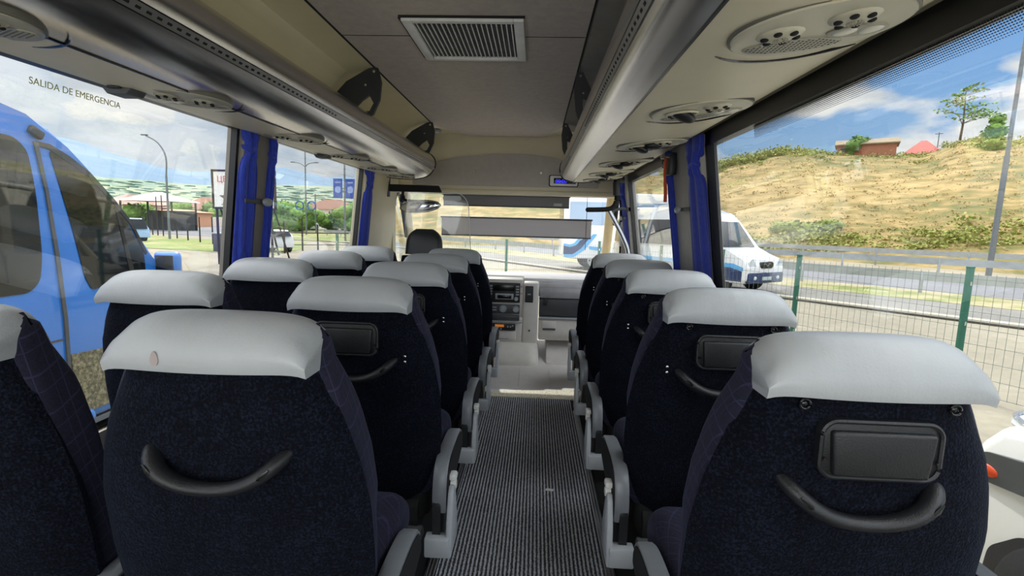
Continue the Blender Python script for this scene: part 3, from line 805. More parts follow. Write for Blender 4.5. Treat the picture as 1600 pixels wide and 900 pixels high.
        # side fin with foot
        b = B(); b.prism([(-.01, .13), (.13, .13), (.12, .22), (.085, .34), (.055, .365), (.03, .345), (.01, .25)], 'x', x0 + s * .038, x0 + s * .058, .006)
        b.prism([(-.012, .13), (.035, .13), (.035, .20), (-.012, .20)], 'x', x0 - s * .035, x0 + s * .050, .006); fin = b.build('side_fin', plain('fin_grey', 'aeb3b8', .38), t)
        b = B(); b.cyl((x0 + s * .040, .085, .352), (x0 + s * .060, .085, .352), .016, 14); b.box((x0 + s * .048, .09, .380), (.026, .04, .024), .007); b.build('recline_lever', M_WHITEP, fin)
        b = B(); b.prism(rrect(.10, .25, .085, .10, .05), 'x', x0 - s * .012, x0 + s * .016, .006); b.build('hinge_cover', M_BLACK, t)
    if handle:
        yb = lerp(YR, .78)
        b = B(); pts = []; rad = []
        for k in range(33):
            u = -1 + 2 * k / 32; a = abs(u)
            pts.append((.138 * u + .016 * aisle, yb - .032 + .050 * a ** 7, .758 + .060 * a ** 2.4)); rad.append(.0160 + .0045 * a * a - .006 * max(0, a - .92) / .08)
        b.tube(pts, rad, 14, .78, 1.05, upv=(0, 1, 0)); h = b.build('grab_handle', M_BLACK, t, ang=60)
        for sx in (-1, 1):
            b = B(); b.tube([(sx * .098 + .016 * aisle, yb - .0445, .783), (sx * .110 + .016 * aisle, yb - .0435, .793), (sx * .122 + .016 * aisle, yb - .039, .804)], [.002, .006, .002], 10, .35, 1); b.build('end_inset', M_BLACKS, h)
    if tray:
        yb = lerp(YR, .88) - .004
        b = B(); o = rrect(0, .889, .105, .054, .026, 6); b.prism(o, 'y', yb - .010, yb + .02, .005)
        b.tube([(x, yb - .010, z) for x, z in rrect(0, .889, .103, .052, .026, 6)], .0045, 6, closed=True); tr = b.build('ashtray_frame', M_BLACK, t)
        b = B(); b.prism([(-.082, .842), (.082, .842), (.090, .925), (-.090, .925)], 'y', yb - .022, yb - .004, .006, 3); b.build('ashtray_lid', M_BLACK, tr)
        for sx in (-1, 1):
            b = B(); b.cyl((sx * .097, yb - .0165, .872), (sx * .097, yb - .013, .872), .0035, 8); b.build('screw', M_BLACKS, tr)
    if studs:
        b = B(); yb = lerp(YR, .82)
        for dz in (0, .018):
            b = B(); b.ell((.19 * aisle, yb - .001, .815 + dz), (.005, .003, .005), 10, 6); b.build('stud', M_SCREW, t)
    if screws:
        b = B(); yb = lerp(YR, .96)
        for sx in (-.13, .13):
            b = B(); b.tube([(sx + .009 * math.cos(a), yb - .002, .965 + .009 * math.sin(a)) for a in [k * PI / 7 for k in range(14)]], .0025, 6, closed=True); b.ell((sx, yb, .965), (.006, .003, .006), 10, 6); b.build('trim_screw', M_BLACKS, t)
    return t
def aisle_side_has_arm(a): return True
G = 'navy bus seats with grey head covers'
R0 = .884; DP = .68
ROW = [R0 + DP * k for k in range(5)]
XA, XW, XRt = -.605, -1.258, .622
seats = {}
pA = make_seat('passenger_seat', 'nearest seat left of the aisle, navy with a grab handle but no ashtray', 1, G)
pB = make_seat('passenger_seat', 'second seat left of the aisle, navy with ashtray, handle and two silver studs', 1, G, tray=True, studs=True)
pR = make_seat('passenger_seat', 'nearest seat right of the aisle, navy with large ashtray and grab handle', -1, G, tray=True, screws=True)
pR2 = make_seat('passenger_seat', 'second seat right of the aisle, navy with ashtray and two silver studs', -1, G, tray=True, screws=True, studs=True)
pW = make_seat('passenger_seat', 'nearest left window seat cut by the left edge of the photo', 1, G, tuck=.5)
b = B(); b.prism(roundpoly0([(-.092, .992), (-.078, .990), (-.074, 1.004), (-.082, 1.022), (-.090, 1.012)]), 'y', -.0185, -.0165); b.build('stain', plain('pink_stain', 'ac9f9b', .5), pA, smooth=False, label='small pinkish worn stain on the head cover')
pA.location = (-.620, ROW[0], 0); pB.location = (XA, ROW[1], 0); pR.location = (XRt, ROW[0], 0); pR2.location = (XRt, ROW[1], 0); pW.location = (XW, ROW[0], 0)
lab_a = ['third seat left of the aisle with only the end of its handle showing', 'fourth seat left of the aisle, its grey head cover between two others', 'farthest seat left of the aisle, beside the dashboard radio']
lab_r = ['third seat right of the aisle with the end of its handle showing', 'fourth seat right of the aisle below the front door curtain', 'farthest seat right of the aisle, in front of the glovebox']
lab_w = ['second left window seat, sunlit on its head cover, in front of the blue van', 'third left window seat below the grey pillar curtain', 'fourth left window seat with a sunlit head cover below the second window', 'farthest left window seat, below the cream panel behind the driver']
for k in range(2, 5):
    o = copy_tree(pB); o.location = (XA, ROW[k], 0); o['label'] = lab_a[k - 2]
    o = copy_tree(pR2); o.location = (XRt, ROW[k], 0); o['label'] = lab_r[k - 2]
for k in range(1, 5):
    o = copy_tree(pW); o.location = (XW, ROW[k], 0); o['label'] = lab_w[k - 1]

# ------------------------------------------------------------------ driver's seat and screen
t = thing('driver_chair', (-1.0, 4.42, 0), "black driver's seat with tall headrest behind the clear screen", 'seat')
b = B(); rings = []
for i in range(13):
    v = i / 12; z = .985 + .225 * v; hw = .168 * (1 - .05 * v - .50 * v ** 5); th = .055 * (1 - .6 * v ** 6)
    rings.append([(x, y, z) for x, y in rrect(0, .03 * v, hw, th, min(hw, th) * .9, 5)])
b.loft(rings); b.build('headrest', M_BLACKLEATHER, t, ang=70)
b = B(); rings = []
for i in range(13):
    v = i / 12; z = .42 + .55 * v; hw = .25 * (1 - .22 * v * v)
    rings.append([(x, y, z) for x, y in rrect(0, .06 * (1 - v), hw, .07, .05, 5)])
b.loft(rings); b.build('backrest', M_FUZZ, t, ang=70)
b = B(); b.box((0, .33, .42), (.50, .52, .14), .05, 4); b.build('seat_cushion', M_FUZZ, t)
b = B(); b.box((0, .33, .18), (.36, .40, .36), .02); b.build('seat_base', M_BLACK, t)
b = B()
for sx in (-.06, .06): b.cyl((sx, .0, .94), (sx, .0, 1.02), .008, 10)
b.build('headrest_post', M_SCREW, t)
# clear screen hanging behind the driver
t = thing('driver_screen', (0, 4.70, 0), 'clear acrylic screen with rounded corner hanging behind the driver', 'screen')
b = B(); arc = [(-.90, 1.56)] + [(-.78 + .14 * math.sin(a), 1.40 + .155 * math.cos(a)) for a in [k * PI / 2 / 8 for k in range(9)]] + [(-.60, .75), (-1.30, .75), (-1.30, 1.56)]
b.prism(arc, 'y', -.003, .003); b.build('acrylic_sheet', M_ACRYL, t, smooth=False)
b = B(); b.tube([(x, 0, z) for x, z in arc[:-2]], .004, 6); b.build('polished_edge', plain('acrylic_edge', 'dfe4e4', .2), t)
b = B(); b.prism([(-1.40, 1.552), (-1.40, 1.617), (-.925, 1.612), (-.895, 1.552)], 'y', -.02, .02, .003); b.build('top_rail', M_BLACKM, t)
b = B(); b.box((-1.405, 0, 1.60), (.02, .05, .20), .004); b.tube([(-1.39, 0, 1.68), (-1.395, 0, 1.58)], .006, 6); b.build('wall_bracket', M_DGREYP, t)
b = B(); b.prism(rrect(-.80, 1.50, .085, .022, .02), 'y', -.012, .012); b.build('clamp', plain('clear_clamp', 'b8bcbc', .3), t)

# mirror, blinds, clock, handles
t = thing('interior_mirror', (-1.19, 5.08, 1.43), 'oval chrome interior mirror on a black arm above the driver', 'mirror')
b = B(); b.ell((0, 0, 0), (.215, .02, .065), 28, 12, Matrix.Rotation(-.09, 3, 'Y')); b.build('mirror_shell', M_BLACKS, t)
b = B(); b.ell((0, -.012, 0), (.203, .014, .058), 28, 12, Matrix.Rotation(-.09, 3, 'Y')); b.build('mirror_glass', M_CHROME, t)
b = B(); b.tube(smooth_path([(-.20, .10, .17), (-.20, .06, .08), (-.13, .03, .055), (-.03, .02, .05)], 5), .016, 8); b.ell((-.21, .08, .08), (.035, .035, .05)); b.build('mirror_arm', M_BLACKS, t)
def blind(loc, w, h, lab, c, rough=.8):
    t = thing('windscreen_blind', loc, lab, 'sun blind', 'windscreen sun blinds')
    b = B(); b.box((0, 0, -h / 2), (w, .004, h)); b.build('blind_cloth', c, t, smooth=False)
    b = B(); b.cyl((-w / 2, 0, -h), (w / 2, 0, -h), .007, 8); b.build('bottom_bar', M_DGREYP, t)
    b = B(); b.cyl((-w / 2 - .01, .0, .0), (w / 2 + .01, 0, .0), .010, 8); b.build('roller', M_DGREYP, t)
    return t
def blindmat(name, c, tr):
    t = MT(name); d = t.n('ShaderNodeBsdfDiffuse'); d.inputs[0].default_value = (*lin(c), 1); e = t.n('ShaderNodeBsdfTranslucent'); e.inputs[0].default_value = (*lin(c), 1)
    w = t.noise(1, 2, t.scaled((900, 1, 900))); t.l(t.ramp(w.outputs['Fac'], [(.3, tuple(x * .9 for x in lin(c))), (.7, lin(c))]), e.inputs[0])
    m = t.n('ShaderNodeMixShader'); m.inputs[0].default_value = tr; t.l(d.outputs[0], m.inputs[1]); t.l(e.outputs[0], m.inputs[2]); t.l(m.outputs[0], t.o.inputs[0]); return t.m
M_BLD = blindmat('dark_blind_cloth', '8a898b', .35); M_BLL = blindmat('pale_blind_cloth', 'b5b3b4', .6)
u = blind((-.33, 5.34, 1.575), 1.34, .115, 'short dark grey sun blind along the top of the windscreen', M_BLD)
b = B(); b.box((.55, -.004, -.085), (.085, .003, .028)); b.build('care_label', plain('label_grey', 'b5b4b2', .6), u)
l = blind((-.22, 5.40, 1.338), 1.62, .195, 'wide pale grey sun blind pulled down across the windscreen', M_BLL)
b = B()
b.cyl((.755, 0, .25), (.755, 0, -.32), .003, 6); b.build('guide_wire', M_DGREYP, l)
t = thing('digital_clock', (.265, 5.185, 1.725), 'white framed clock with blue digits on the grey header', 'clock')
b = B(); b.prism(rrect(0, 0, .140, .050, .012), 'y', -.012, .0, .003); b.build('bezel', M_WHITEP, t)
b = B(); b.box((.01, -.013, .0), (.225, .004, .055), .002); sc = b.build('display', M_BLACKS, t)
b = B(); b.prism(rrect(0, 0, .150, .058, .016), 'y', -.004, .004); b.build('shadow_gap', M_BLACKM, t)
M_BLUEL = emit('blue_digits', '3434ff', 1.2)
mw = Matrix.Translation((-.085, -.0165, -.020)) @ Matrix.Rotation(PI / 2, 4, 'X')
text_mesh('digits', '00:00', .052, M_BLUEL, mw, .0005, sc)
t = thing('grab_handle', (.72, 4.66, 1.70), 'black bent grab handle hanging from the rack end by the door', 'handle')
b = B(); b.tube(smooth_path([(-.01, 0, .02), (.005, 0, -.10), (.008, 0, -.18), (-.02, 0, -.245), (-.09, 0, -.268), (-.25, 0, -.275)], 6), .022, 12); b.ell((-.25, 0, -.275), (.022, .022, .022)); b.build('grip', M_BLACKM, t)
b = B(); b.cyl((-.002, 0, -.02), (.006, 0, -.14), .032, 14); b.box((.03, .0, .0), (.08, .05, .06), .01); b.build('mount_sleeve', M_BLACK, t)
t = thing('door_grab_pole', (.70, 4.72, 1.42), 'silver angled grab pole beside the front door', 'pole')
b = B(); b.tube(smooth_path([(-.03, 0, .01), (.06, .0, -.14), (.13, .0, -.27), (.17, .0, -.38), (.172, 0, -.55), (.172, 0, -1.41)], 6), .022, 14); b.build('pole', M_ALU, t)
b = B(); b.tube([(.0, 0, .0), (.10, .02, .03), (.17, .02, .01)], .014, 8); b.box((.16, .02, .02), (.05, .04, .05), .008); b.build('bracket', M_DGREYP, t)

# ------------------------------------------------------------------ dashboard
M_DASHL = plain('pale_dash_plastic', 'd2cec8', .5, vary=.04); M_DASHM = plain('mid_dash_plastic', 'a09ea0', .55, bump=.3, bscale=250); M_DASHD = plain('dark_dash_plastic', '45464a', .45)
t = thing('dashboard', (0, 4.62, 0), 'grey bus dashboard with radio, vent and glovebox below the windscreen', 'dashboard')
b = B()
b.prism([(0, .70), (.06, .745), (1.0, .74), (1.5, .68), (1.5, .58), (.35, .56), (.08, .60)], 'x', -1.46, .80, .02, 3); b.build('dash_top', M_DASHM, t)
b = B()      # centre console
b.prism([(-.04, .735), (-.02, .762), (.05, .775), (.4, .76), (.4, .10), (-.02, .10), (-.045, .40), (-.03, .42)], 'x', -.50, -.105, .012, 3)
b.build('console', M_DASHL, t)
b = B()
b.prism([(.02, .745), (-.03, .72), (-.03, .12), (.4, .10), (.4, .74)], 'x', -.105, .045, .02, 3); b.build('vent_column', M_DASHL, t)
b = B(); rings = []
for i in range(9):
    v = i / 8; z = .16 * (1 - v) + .006; g = 1 - (1 - v) ** 2
    rings.append([(x, y, z) for x, y in rrect(-.20, .13 - .17 * g, .24 + .02 * g, .22, .10, 6)])
b.loft(rings); b.build('console_foot', M_DASHL, t)
b = B(); b.box((-.28, -.043, .64), (.30, .02, .185), .008); rd = b.build('radio', M_BLACK, t)
b = B(); b.box((-.28, -.055, .685), (.20, .006, .06), .004); b.build('display', M_BLACKS, rd)
b = B(); b.box((-.275, -.056, .605), (.17, .008, .055), .004); b.build('disc_slot_surround', M_GREYP, rd)
b = B(); b.box((-.275, -.061, .602), (.13, .004, .032), .002); b.build('disc_slot', M_BLACKS, rd)
b = B()
for sx in (-.405, -.155):
    for k in range(4): b.box((sx, -.055, .70 - k * .025), (.03, .008, .014), .003)
b.build('button', M_GREYP, rd)
b = B(); b.cyl((-.165, -.05, .585), (-.165, -.066, .585), .018, 16); b.build('knob', M_GREYP, rd)
b = B(); b.box((-.28, -.044, .485), (.30, .02, .09), .008); cl = b.build('climate_panel', M_DASHD, t)
for sx, rr in ((-.285, .030), (-.165, .026)):
    b = B(); b.tube([(sx + rr * math.cos(a), -.058, .488 + rr * math.sin(a)) for a in [k * PI / 10 for k in range(20)]], .005, 8, closed=True); b.cyl((sx, -.05, .488), (sx, -.062, .488), rr * .8, 16); b.build('dial', M_GREYP, cl)
b = B(); b.box((-.37, -.055, .475), (.05, .006, .012), .002); b.box((-.37, -.055, .50), (.05, .006, .010), .002); b.build('button', M_GREYP, cl)
b = B(); b.box((-.28, -.046, .405), (.30, .02, .055), .006); b.box((-.28, -.056, .405), (.24, .004, .035), .004); b.build('switch_panel', M_DASHD, t)
b = B(); b.box((-.28, -.049, .365), (.36, .02, .012), .004); b.build('trim_strip', M_GREYP, t)
b = B(); b.box((-.275, -.05, .315), (.22, .02, .062), .005); tg = b.build('tachograph', M_BLACK, t)
b = B(); b.box((-.315, -.061, .327), (.085, .004, .025), .002); b.build('display', emit('amber_display', 'b06a2c', .6), tg)
b = B()
for sx, sz in ((-.235, .32), (-.21, .32), (-.34, .298), (-.30, .298), (-.19, .33)): b.cyl((sx, -.06, sz), (sx, -.065, sz), .007, 10)
b.build('button', M_GREYP, tg)
b = B(); b.box((-.275, -.035, .235), (.23, .012, .085), .006); dr = b.build('drawer', M_DASHL, t)
b = B(); b.box((-.275, -.044, .202), (.09, .008, .012), .003); b.build('drawer_pull', M_GREYP, dr)
b = B(); b.tube([(-.265 + .026 * math.cos(a), -.034, .135 + .026 * math.sin(a)) for a in [k * PI / 10 for k in range(20)]], .006, 8, closed=True); b.build('lighter_ring', M_GREYP, t)
b = B(); b.cyl((-.265, -.03, .135), (-.265, -.04, .135), .022, 16); b.build('lighter_socket', M_BLACKS, t)
b = B(); b.box((-.045, -.033, .63), (.075, .012, .155), .008); v = b.build('air_vent', M_BLACK, t)
b = B()
for k in range(8): b.box((-.045, -.041, .572 + k * .0165), (.062, .010, .005))
b.build('vent_fin', M_DGREYP, v, smooth=False)
b = B(); b.box((-.045, -.048, .63), (.03, .008, .012), .003); b.build('vent_tab', M_GREYP, v)
b = B()
for sz in (.70, .635): b.cyl((-.118, -.040, sz), (-.118, -.050, sz), .009, 12)
b.build('hazard_button', plain('pink_button', 'c98a88', .4), t)
b = B(); b.prism([(.0, .42), (-.015, .58), (.02, .60), (.10, .60), (.1, .42)], 'x', .05, .79, .012); gb = b.build('glovebox', M_DASHD, t)
b = B(); b.prism([(-.014, .595), (-.02, .66), (.02, .705), (.1, .70), (.1, .595)], 'x', .05, .79, .012); b.build('upper_tray', M_DASHM, t)
b = B(); b.box((.11, -.02, .56), (.035, .012, .07), .006, rot=Matrix.Rotation(.2, 3, 'Y')); b.build('glovebox_latch', M_BLACK, gb)
b = B(); b.box((.42, -.003, .405), (.74, .03, .02), .006); b.build('trim_strip', M_GREYP, t)
b = B(); b.prism([(.0, .395), (-.01, .25), (.02, .185), (.15, .18), (.15, .395)], 'x', .05, .79, .015); lb = b.build('lower_panel', M_DASHL, t)
b = B(); b.box((.15, -.010, .345), (.13, .012, .075), .006); sb = b.build('small_lid', M_DASHL, lb)
b = B(); b.box((.15, -.013, .30), (.12, .012, .016), .003); b.build('lid_pull', M_DASHD, sb)
b = B(); b.prism([(.70, .165), (.74, .165), (.74, .56), (.70, .56)], 'x', .06, .79); b.build('footwell_panel', M_BLACKM, t)
b = B(); b.cyl((-.035, -.032, .285), (-.035, -.036, .285), .008, 10); b.build('socket_hole', M_BLACKS, t)
# sloping footwell floor
b = B(); b.prism([(4.45, .006), (4.80, .16), (5.3, .16), (5.3, .006)], 'x', .13, .83, .01); tag(b.build('footwell_ramp', M_CABF), 'pale sloping footwell floor under the glovebox', 'floor panel')

# ================================================================== outside
GZ = -.70
M_GRAVEL = speck('pale_gravel', [(.3, '6f6756'), (.5, '8a806c'), (.7, 'a2987f')], 3.0, big=.25, dist=.02)
M_ASPH = speck('asphalt', [(.3, '606063'), (.55, '747477'), (.7, '868687')], 9, big=.4)
M_ASPH2 = speck('old_asphalt', [(.3, '64625d'), (.55, '7a7771'), (.7, '8d8982')], 9, big=.4)
M_PAVE = speck('pale_paving', [(.3, '787263'), (.55, '8b8473'), (.7, '9c9583')], 5, big=.3)
M_KERB = speck('kerb_stone', [(.3, '9d9684'), (.7, 'b5ae9c')], 6)
M_DRYG = speck('dry_verge_grass', [(.32, '5b672d'), (.42, '787f44'), (.5, '978e6c'), (.7, 'aea589')], 1.2, big=.22, dist=.05)
M_GREENG = speck('green_grass', [(.3, '526a2c'), (.45, '70803c'), (.56, '8f8a5a'), (.68, '9c9270')], 1.5, big=.2, dist=.05)
def flat(name, pts, z, m, lab, cat, h=.02):
    b = B(); b.prism([(p[0], p[1]) for p in pts], 'z', z - h, z); return struct(b.build(name, m, smooth=False), lab, cat)
b = B(); b.prism([(170 * math.cos(2 * PI * k / 48), 170 * math.sin(2 * PI * k / 48)) for k in range(48)], 'z', GZ - .3, GZ)
struct(b.build('ground', M_GRAVEL, smooth=False), 'pale gravel ground around the bus', 'ground')
# road on the right follows the guard rail, bending across in front of the bus
RAIL = [(-26, 60), (-14, 48.5), (-3.1, 38.5), (1.0, 32.5), (6.2, 26), (11.2, 20.0), (13.6, 17.3), (15.3, 15.3), (20, 9.5), (27, 1), (36, -10)]
def offs(line, d):
    out = []
    for i, p in enumerate(line):
        a = Vector(line[max(i - 1, 0)]); c = Vector(line[min(i + 1, len(line) - 1)]); t = (c - a).normalized(); out.append((p[0] - t.y * d, p[1] + t.x * d))
    return out
def strip(name, d0, d1, z, m, lab, cat): return flat(name, offs(RAIL, d0) + offs(RAIL, d1)[::-1], z, m, lab, cat)
strip('road', .9, 8.0, GZ + .02, M_ASPH, 'grey asphalt road beyond the guard rail on the right', 'road')
strip('verge', -2.4, .9, GZ + .025, M_DRYG, 'dry grassy verge on the near side of the guard rail', 'grass')
strip('side_lane', -6.0, -2.4, GZ + .015, M_ASPH2, 'worn grey side lane between the verge and the kerb', 'road')
strip('kerb', -6.35, -6.0, GZ + .10, M_KERB, 'pale kerb along the worn side lane', 'kerb')
strip('paving', -20, -6.35, GZ + .01, M_PAVE, 'pale paved lot inside the wire fence', 'pavement')
# guard rails
M_GALV = plain('galvanised_steel', 'a9adae', .45, .6, vary=.1, scale=3)
def guard(name, line, h, z0, step, lab):
    P = smooth_path([(x, y, 0) for x, y in line], 8); t = thing(name, (0, 0, 0), lab, 'guard rail', 'road guard rails')
    b = B(); prof = [(0, .155), (.05, .12), (.05, .06), (.005, .02), (.005, -.02), (.05, -.06), (.05, -.12), (0, -.155), (-.02, -.155), (-.02, .155)]
    rings = []
    for i, p in enumerate(P):
        a = P[max(i - 1, 0)]; c = P[min(i + 1, len(P) - 1)]; tt = (c - a).normalized(); n = Vector((tt.y, -tt.x, 0))
        rings.append([(p.x + n.x * -o, p.y + n.y * -o, z0 + h - .155 + q) for o, q in prof])
    b.loft(rings); b.build('rail_beam', M_GALV, t, ang=50)
    acc = 0; nxt = 1.0
    for p, q in zip(P, P[1:]):
        L_ = (q - p).length
        while nxt < acc + L_:
            w = p.lerp(q, (nxt - acc) / L_)
            b = B(); b.box((w.x, w.y, z0 + (h - .05) / 2 - .1), (.10, .06, h + .15), .01); b.build('post', M_GALV, t)
            nxt += step
        acc += L_
    return t
guard('guard_rail', RAIL[:-1], .76, GZ, 3.8, 'nearest grey guard rail, with posts, on the near side of the road')
guard('guard_rail', offs(RAIL, 8.6)[1:-1], .85, GZ + .10, 4.0, 'bright middle guard rail on the far side of the road')
guard('guard_rail', offs(RAIL, 17)[1:-1], .9, GZ + .2, 4.5, 'farthest dark guard rail at the foot of the dry hill')

# dry grass hill
def hillmat():
    t = MT('dry_hill_grass'); t.bsdf((.5, .4, .2), .95)
    a = t.noise(.9, 8, t.scaled((.5, .5, 2.2)), .65); c = t.noise(.055, 4); 
    f = t.math('ADD', t.math('MULTIPLY', a.outputs['Fac'], .55), t.math('MULTIPLY', c.outputs['Fac'], .45))
    gold = t.ramp(f, [(.37, lin('4c5728')), (.45, lin('686433')), (.50, lin('7f6f3e')), (.55, lin('968050')), (.61, lin('a68f5c')), (.70, lin('b3a074'))])
    t.l(gold, t.p.inputs['Base Color']); t.bump(a.outputs['Fac'], .8, .25); return t.m
M_HILL = hillmat()
SKY = [(-16, .050), (-10, .066), (-3, .083), (4, .0856), (11, .1025), (18.4, .110), (23.8, .129), (27, .1376), (30.2, .129), (35.9, .121), (38, .133), (39.5, .1395), (42.1, .138), (50, .15), (60, .15), (75, .13), (85, .10)]
def hill_h(az, r):
    r0 = 44; r1 = 92
    if az > 20: r0 = 44 - min(1, (az - 20) / 25) * 6
    u = max(0, min(1, (r - r0) / (r1 - r0))); s = u ** .85 * (1 - .0 * u); s = s * s * (3 - 2 * s) * .45 + s * .55
    top = 1.27 + lerp(SKY, az) * r1
    h = GZ - .15 + s * (top - GZ + .15)
    return h + (mnoise.noise(Vector((az * .35, r * .09, 1))) * .55 + mnoise.noise(Vector((az * 1.1, r * .3, 4))) * .22) * min(1, u * 3)
b = B(); rows = []
for i in range(64):
    r = 36 + (170 - 36) * (i / 63) ** 1.5; row = []
    for k in range(150):
        az = -18 + 104 * k / 149; rr = min(r, 92 + .0); h = hill_h(az, rr)
        if r > 92: h -= (r - 92) * .02
        a = math.radians(az); row.append((r * math.sin(a), r * math.cos(a), h))
    rows.append(row)
b.loft(rows, cap=False, closed=False); struct(b.build('hillside', M_HILL, ang=180), 'sunlit dry golden grass hill on the right', 'hill')
def on_hill(az, r): a = math.radians(az); return Vector((r * math.sin(a), r * math.cos(a), hill_h(az, r)))
# tufts and shrubs on the hill (nobody could count them)
M_LEAFD = speck('dark_leaves', [(.3, '33481f'), (.5, '4c6a2c'), (.7, '6e8c40')], 4, bump=0)
M_LEAFM = speck('mid_green_leaves', [(.3, '4a6a2a'), (.5, '6c8f3c'), (.7, '93ad5a')], 3, bump=0)
M_LEAFL = speck('olive_scrub', [(.3, '6e7836'), (.5, '8e944a'), (.7, 'b0aa66')], 3, bump=0)
M_BARK = plain('bark', '5a4a3a', .9)
rnd = random.Random(11)
def tuft(b, c, r, f, n, size):
    for k in range(n):
        d = Vector((rnd.gauss(0, .55), rnd.gauss(0, .55), abs(rnd.gauss(0, .45)))) * r; d.z *= f; b.leaf(Vector(c) + d, size * rnd.uniform(.6, 1.3), rnd)
b = B()
for k in range(330):
    az = rnd.uniform(14, 47); r = rnd.choice([rnd.uniform(44, 50), rnd.uniform(44, 48), rnd.uniform(78, 91), rnd.uniform(86, 91)])
    p = on_hill(az, r); s_ = rnd.uniform(.3, .8); tuft(b, p, s_ * 1.6, .45, 46, .10 + .08 * s_)
o = b.build('hill_scrub', M_LEAFL, ang=180)
b = B()
for k in range(1500):
    az = rnd.uniform(12, 48); p = on_hill(az, 43 + 48 * rnd.random()); tuft(b, p - Vector((0, 0, .05)), rnd.uniform(.25, .6), .55, 12, .085)
tag(b.build('dry_grass_tufts', speck('dry_tufts', [(.3, '857545'), (.5, '9f8956'), (.7, 'b09c6c')], 2, bump=0), ang=180), 'dry yellow grass tufts covering the hill slope', 'grass', kind='stuff'); tag(o, 'low olive scrub dotted over the dry hill', 'scrub', kind='stuff')

def tree(name, loc, h, cw, lab, grp, m, trunk=.35, n=260, leafs=.35, clumps=7, seed=1, flatten=.8, layered=False, cat='tree'):
    rnd = random.Random(seed); t = thing(name, loc, lab, cat, grp)
    b = B(); b.tube([(0, 0, -.4), (.02 * h, 0, h * .4), (0, .01 * h, h * .92)], [h * .022, h * .016, h * .006], 7)
    cs = []
    if layered:
        for k in range(8):
            z = h * (.40 + .56 * k / 7); L_ = cw * .5 * (1 - .55 * k / 7)
            for q in range(3):
                a = rnd.uniform(0, 2 * PI); e = (L_ * math.cos(a), L_ * math.sin(a), z + .02 * h)
                b.tube([(0, 0, z - .05 * h), e], [h * .007, h * .003], 5); cs.append((Vector(e), L_ * .36, .25)); cs.append((Vector(e) * .6 + Vector((0, 0, z * .4)), L_ * .3, .25))
    else:
        for k in range(clumps):
            a = rnd.uniform(0, 2 * PI); rr = cw * .5 * rnd.uniform(.1, .65)
            cs.append((Vector((rr * math.cos(a), rr * math.sin(a), h * rnd.uniform(trunk + .12, .86))), cw * rnd.uniform(.20, .32), flatten))
        cs.append((Vector((0, 0, h * .84)), cw * .22, flatten)); cs.append((Vector((0, 0, h * (trunk + .25))), cw * .36, flatten))
    b.build('trunk', M_BARK, t)
    b = B()
    for i, (c, r, f) in enumerate(cs):
        if not layered: b.blob(c, (r * .86, r * .86, r * .86 * f), .35, 2.4, 2, seed + i)
        for k in range(n // len(cs)):
            d = Vector((rnd.gauss(0, 1), rnd.gauss(0, 1), rnd.gauss(0, 1))).normalized() * (r * rnd.uniform(.75, 1.12)); d.z *= f
            b.leaf(c + d, leafs * rnd.uniform(.6, 1.2), rnd)
    b.build('crown', m, t, ang=180); return t
p = on_hill(38.3, 90); tree('small_tree', p, 7.4, 6.2, 'small thin tree with layered branches on top of the hill', None, speck('pale_pine', [(.3, '5d7a3a'), (.6, '87a35a')], 3, bump=0), layered=True, n=620, leafs=.22, seed=5)
p = on_hill(40.4, 90); tree('round_bush', p, 3.2, 3.4, 'round green bush on top of the hill beside the lamp post', None, M_LEAFM, trunk=0.0, n=500, leafs=.28, seed=8, cat='bush')
p = on_hill(31.2, 91.5); tree('round_bush', p, 2.2, 5.0, 'low dark bush beside the long shed on the hill', None, M_LEAFD, trunk=0.0, n=300, leafs=.25, seed=9, cat='bush')
M_SHRUB = speck('shrub_green', [(.3, '5a6b32'), (.5, '77873f'), (.7, '97a05a')], 3, bump=0)
for az, r, s, lab in ((40.3, 78, 1.9, 'wide green shrub patch high on the hill left of the lamp post'), (43.5, 76, 2.2, 'wide green shrub patch at the right edge of the hill'), (26.6, 50, 1.7, 'green shrub at the foot of the hill beside the reflection'), (29.3, 50, 1.5, 'small green shrub at the foot of the hill')):
    p = on_hill(az, r); tree('hill_shrub', p - Vector((0, 0, .3)), s * .55, s * 2, lab, 'shrubs on the hill', M_SHRUB, trunk=0.0, n=600, leafs=.2, seed=int(r * az), flatten=.5, cat='shrub')
b = B()
for k in range(170):
    az = rnd.uniform(14, 26); p = on_hill(az, rnd.uniform(87, 91)); s_ = rnd.uniform(.5, 1.1); tuft(b, p, s_ * 1.7, .7, 70, .20)
o = b.build('ridge_bushes', M_LEAFL, ang=180); tag(o, 'low green bushes along the ridge left of the shed', 'bushes', kind='stuff')
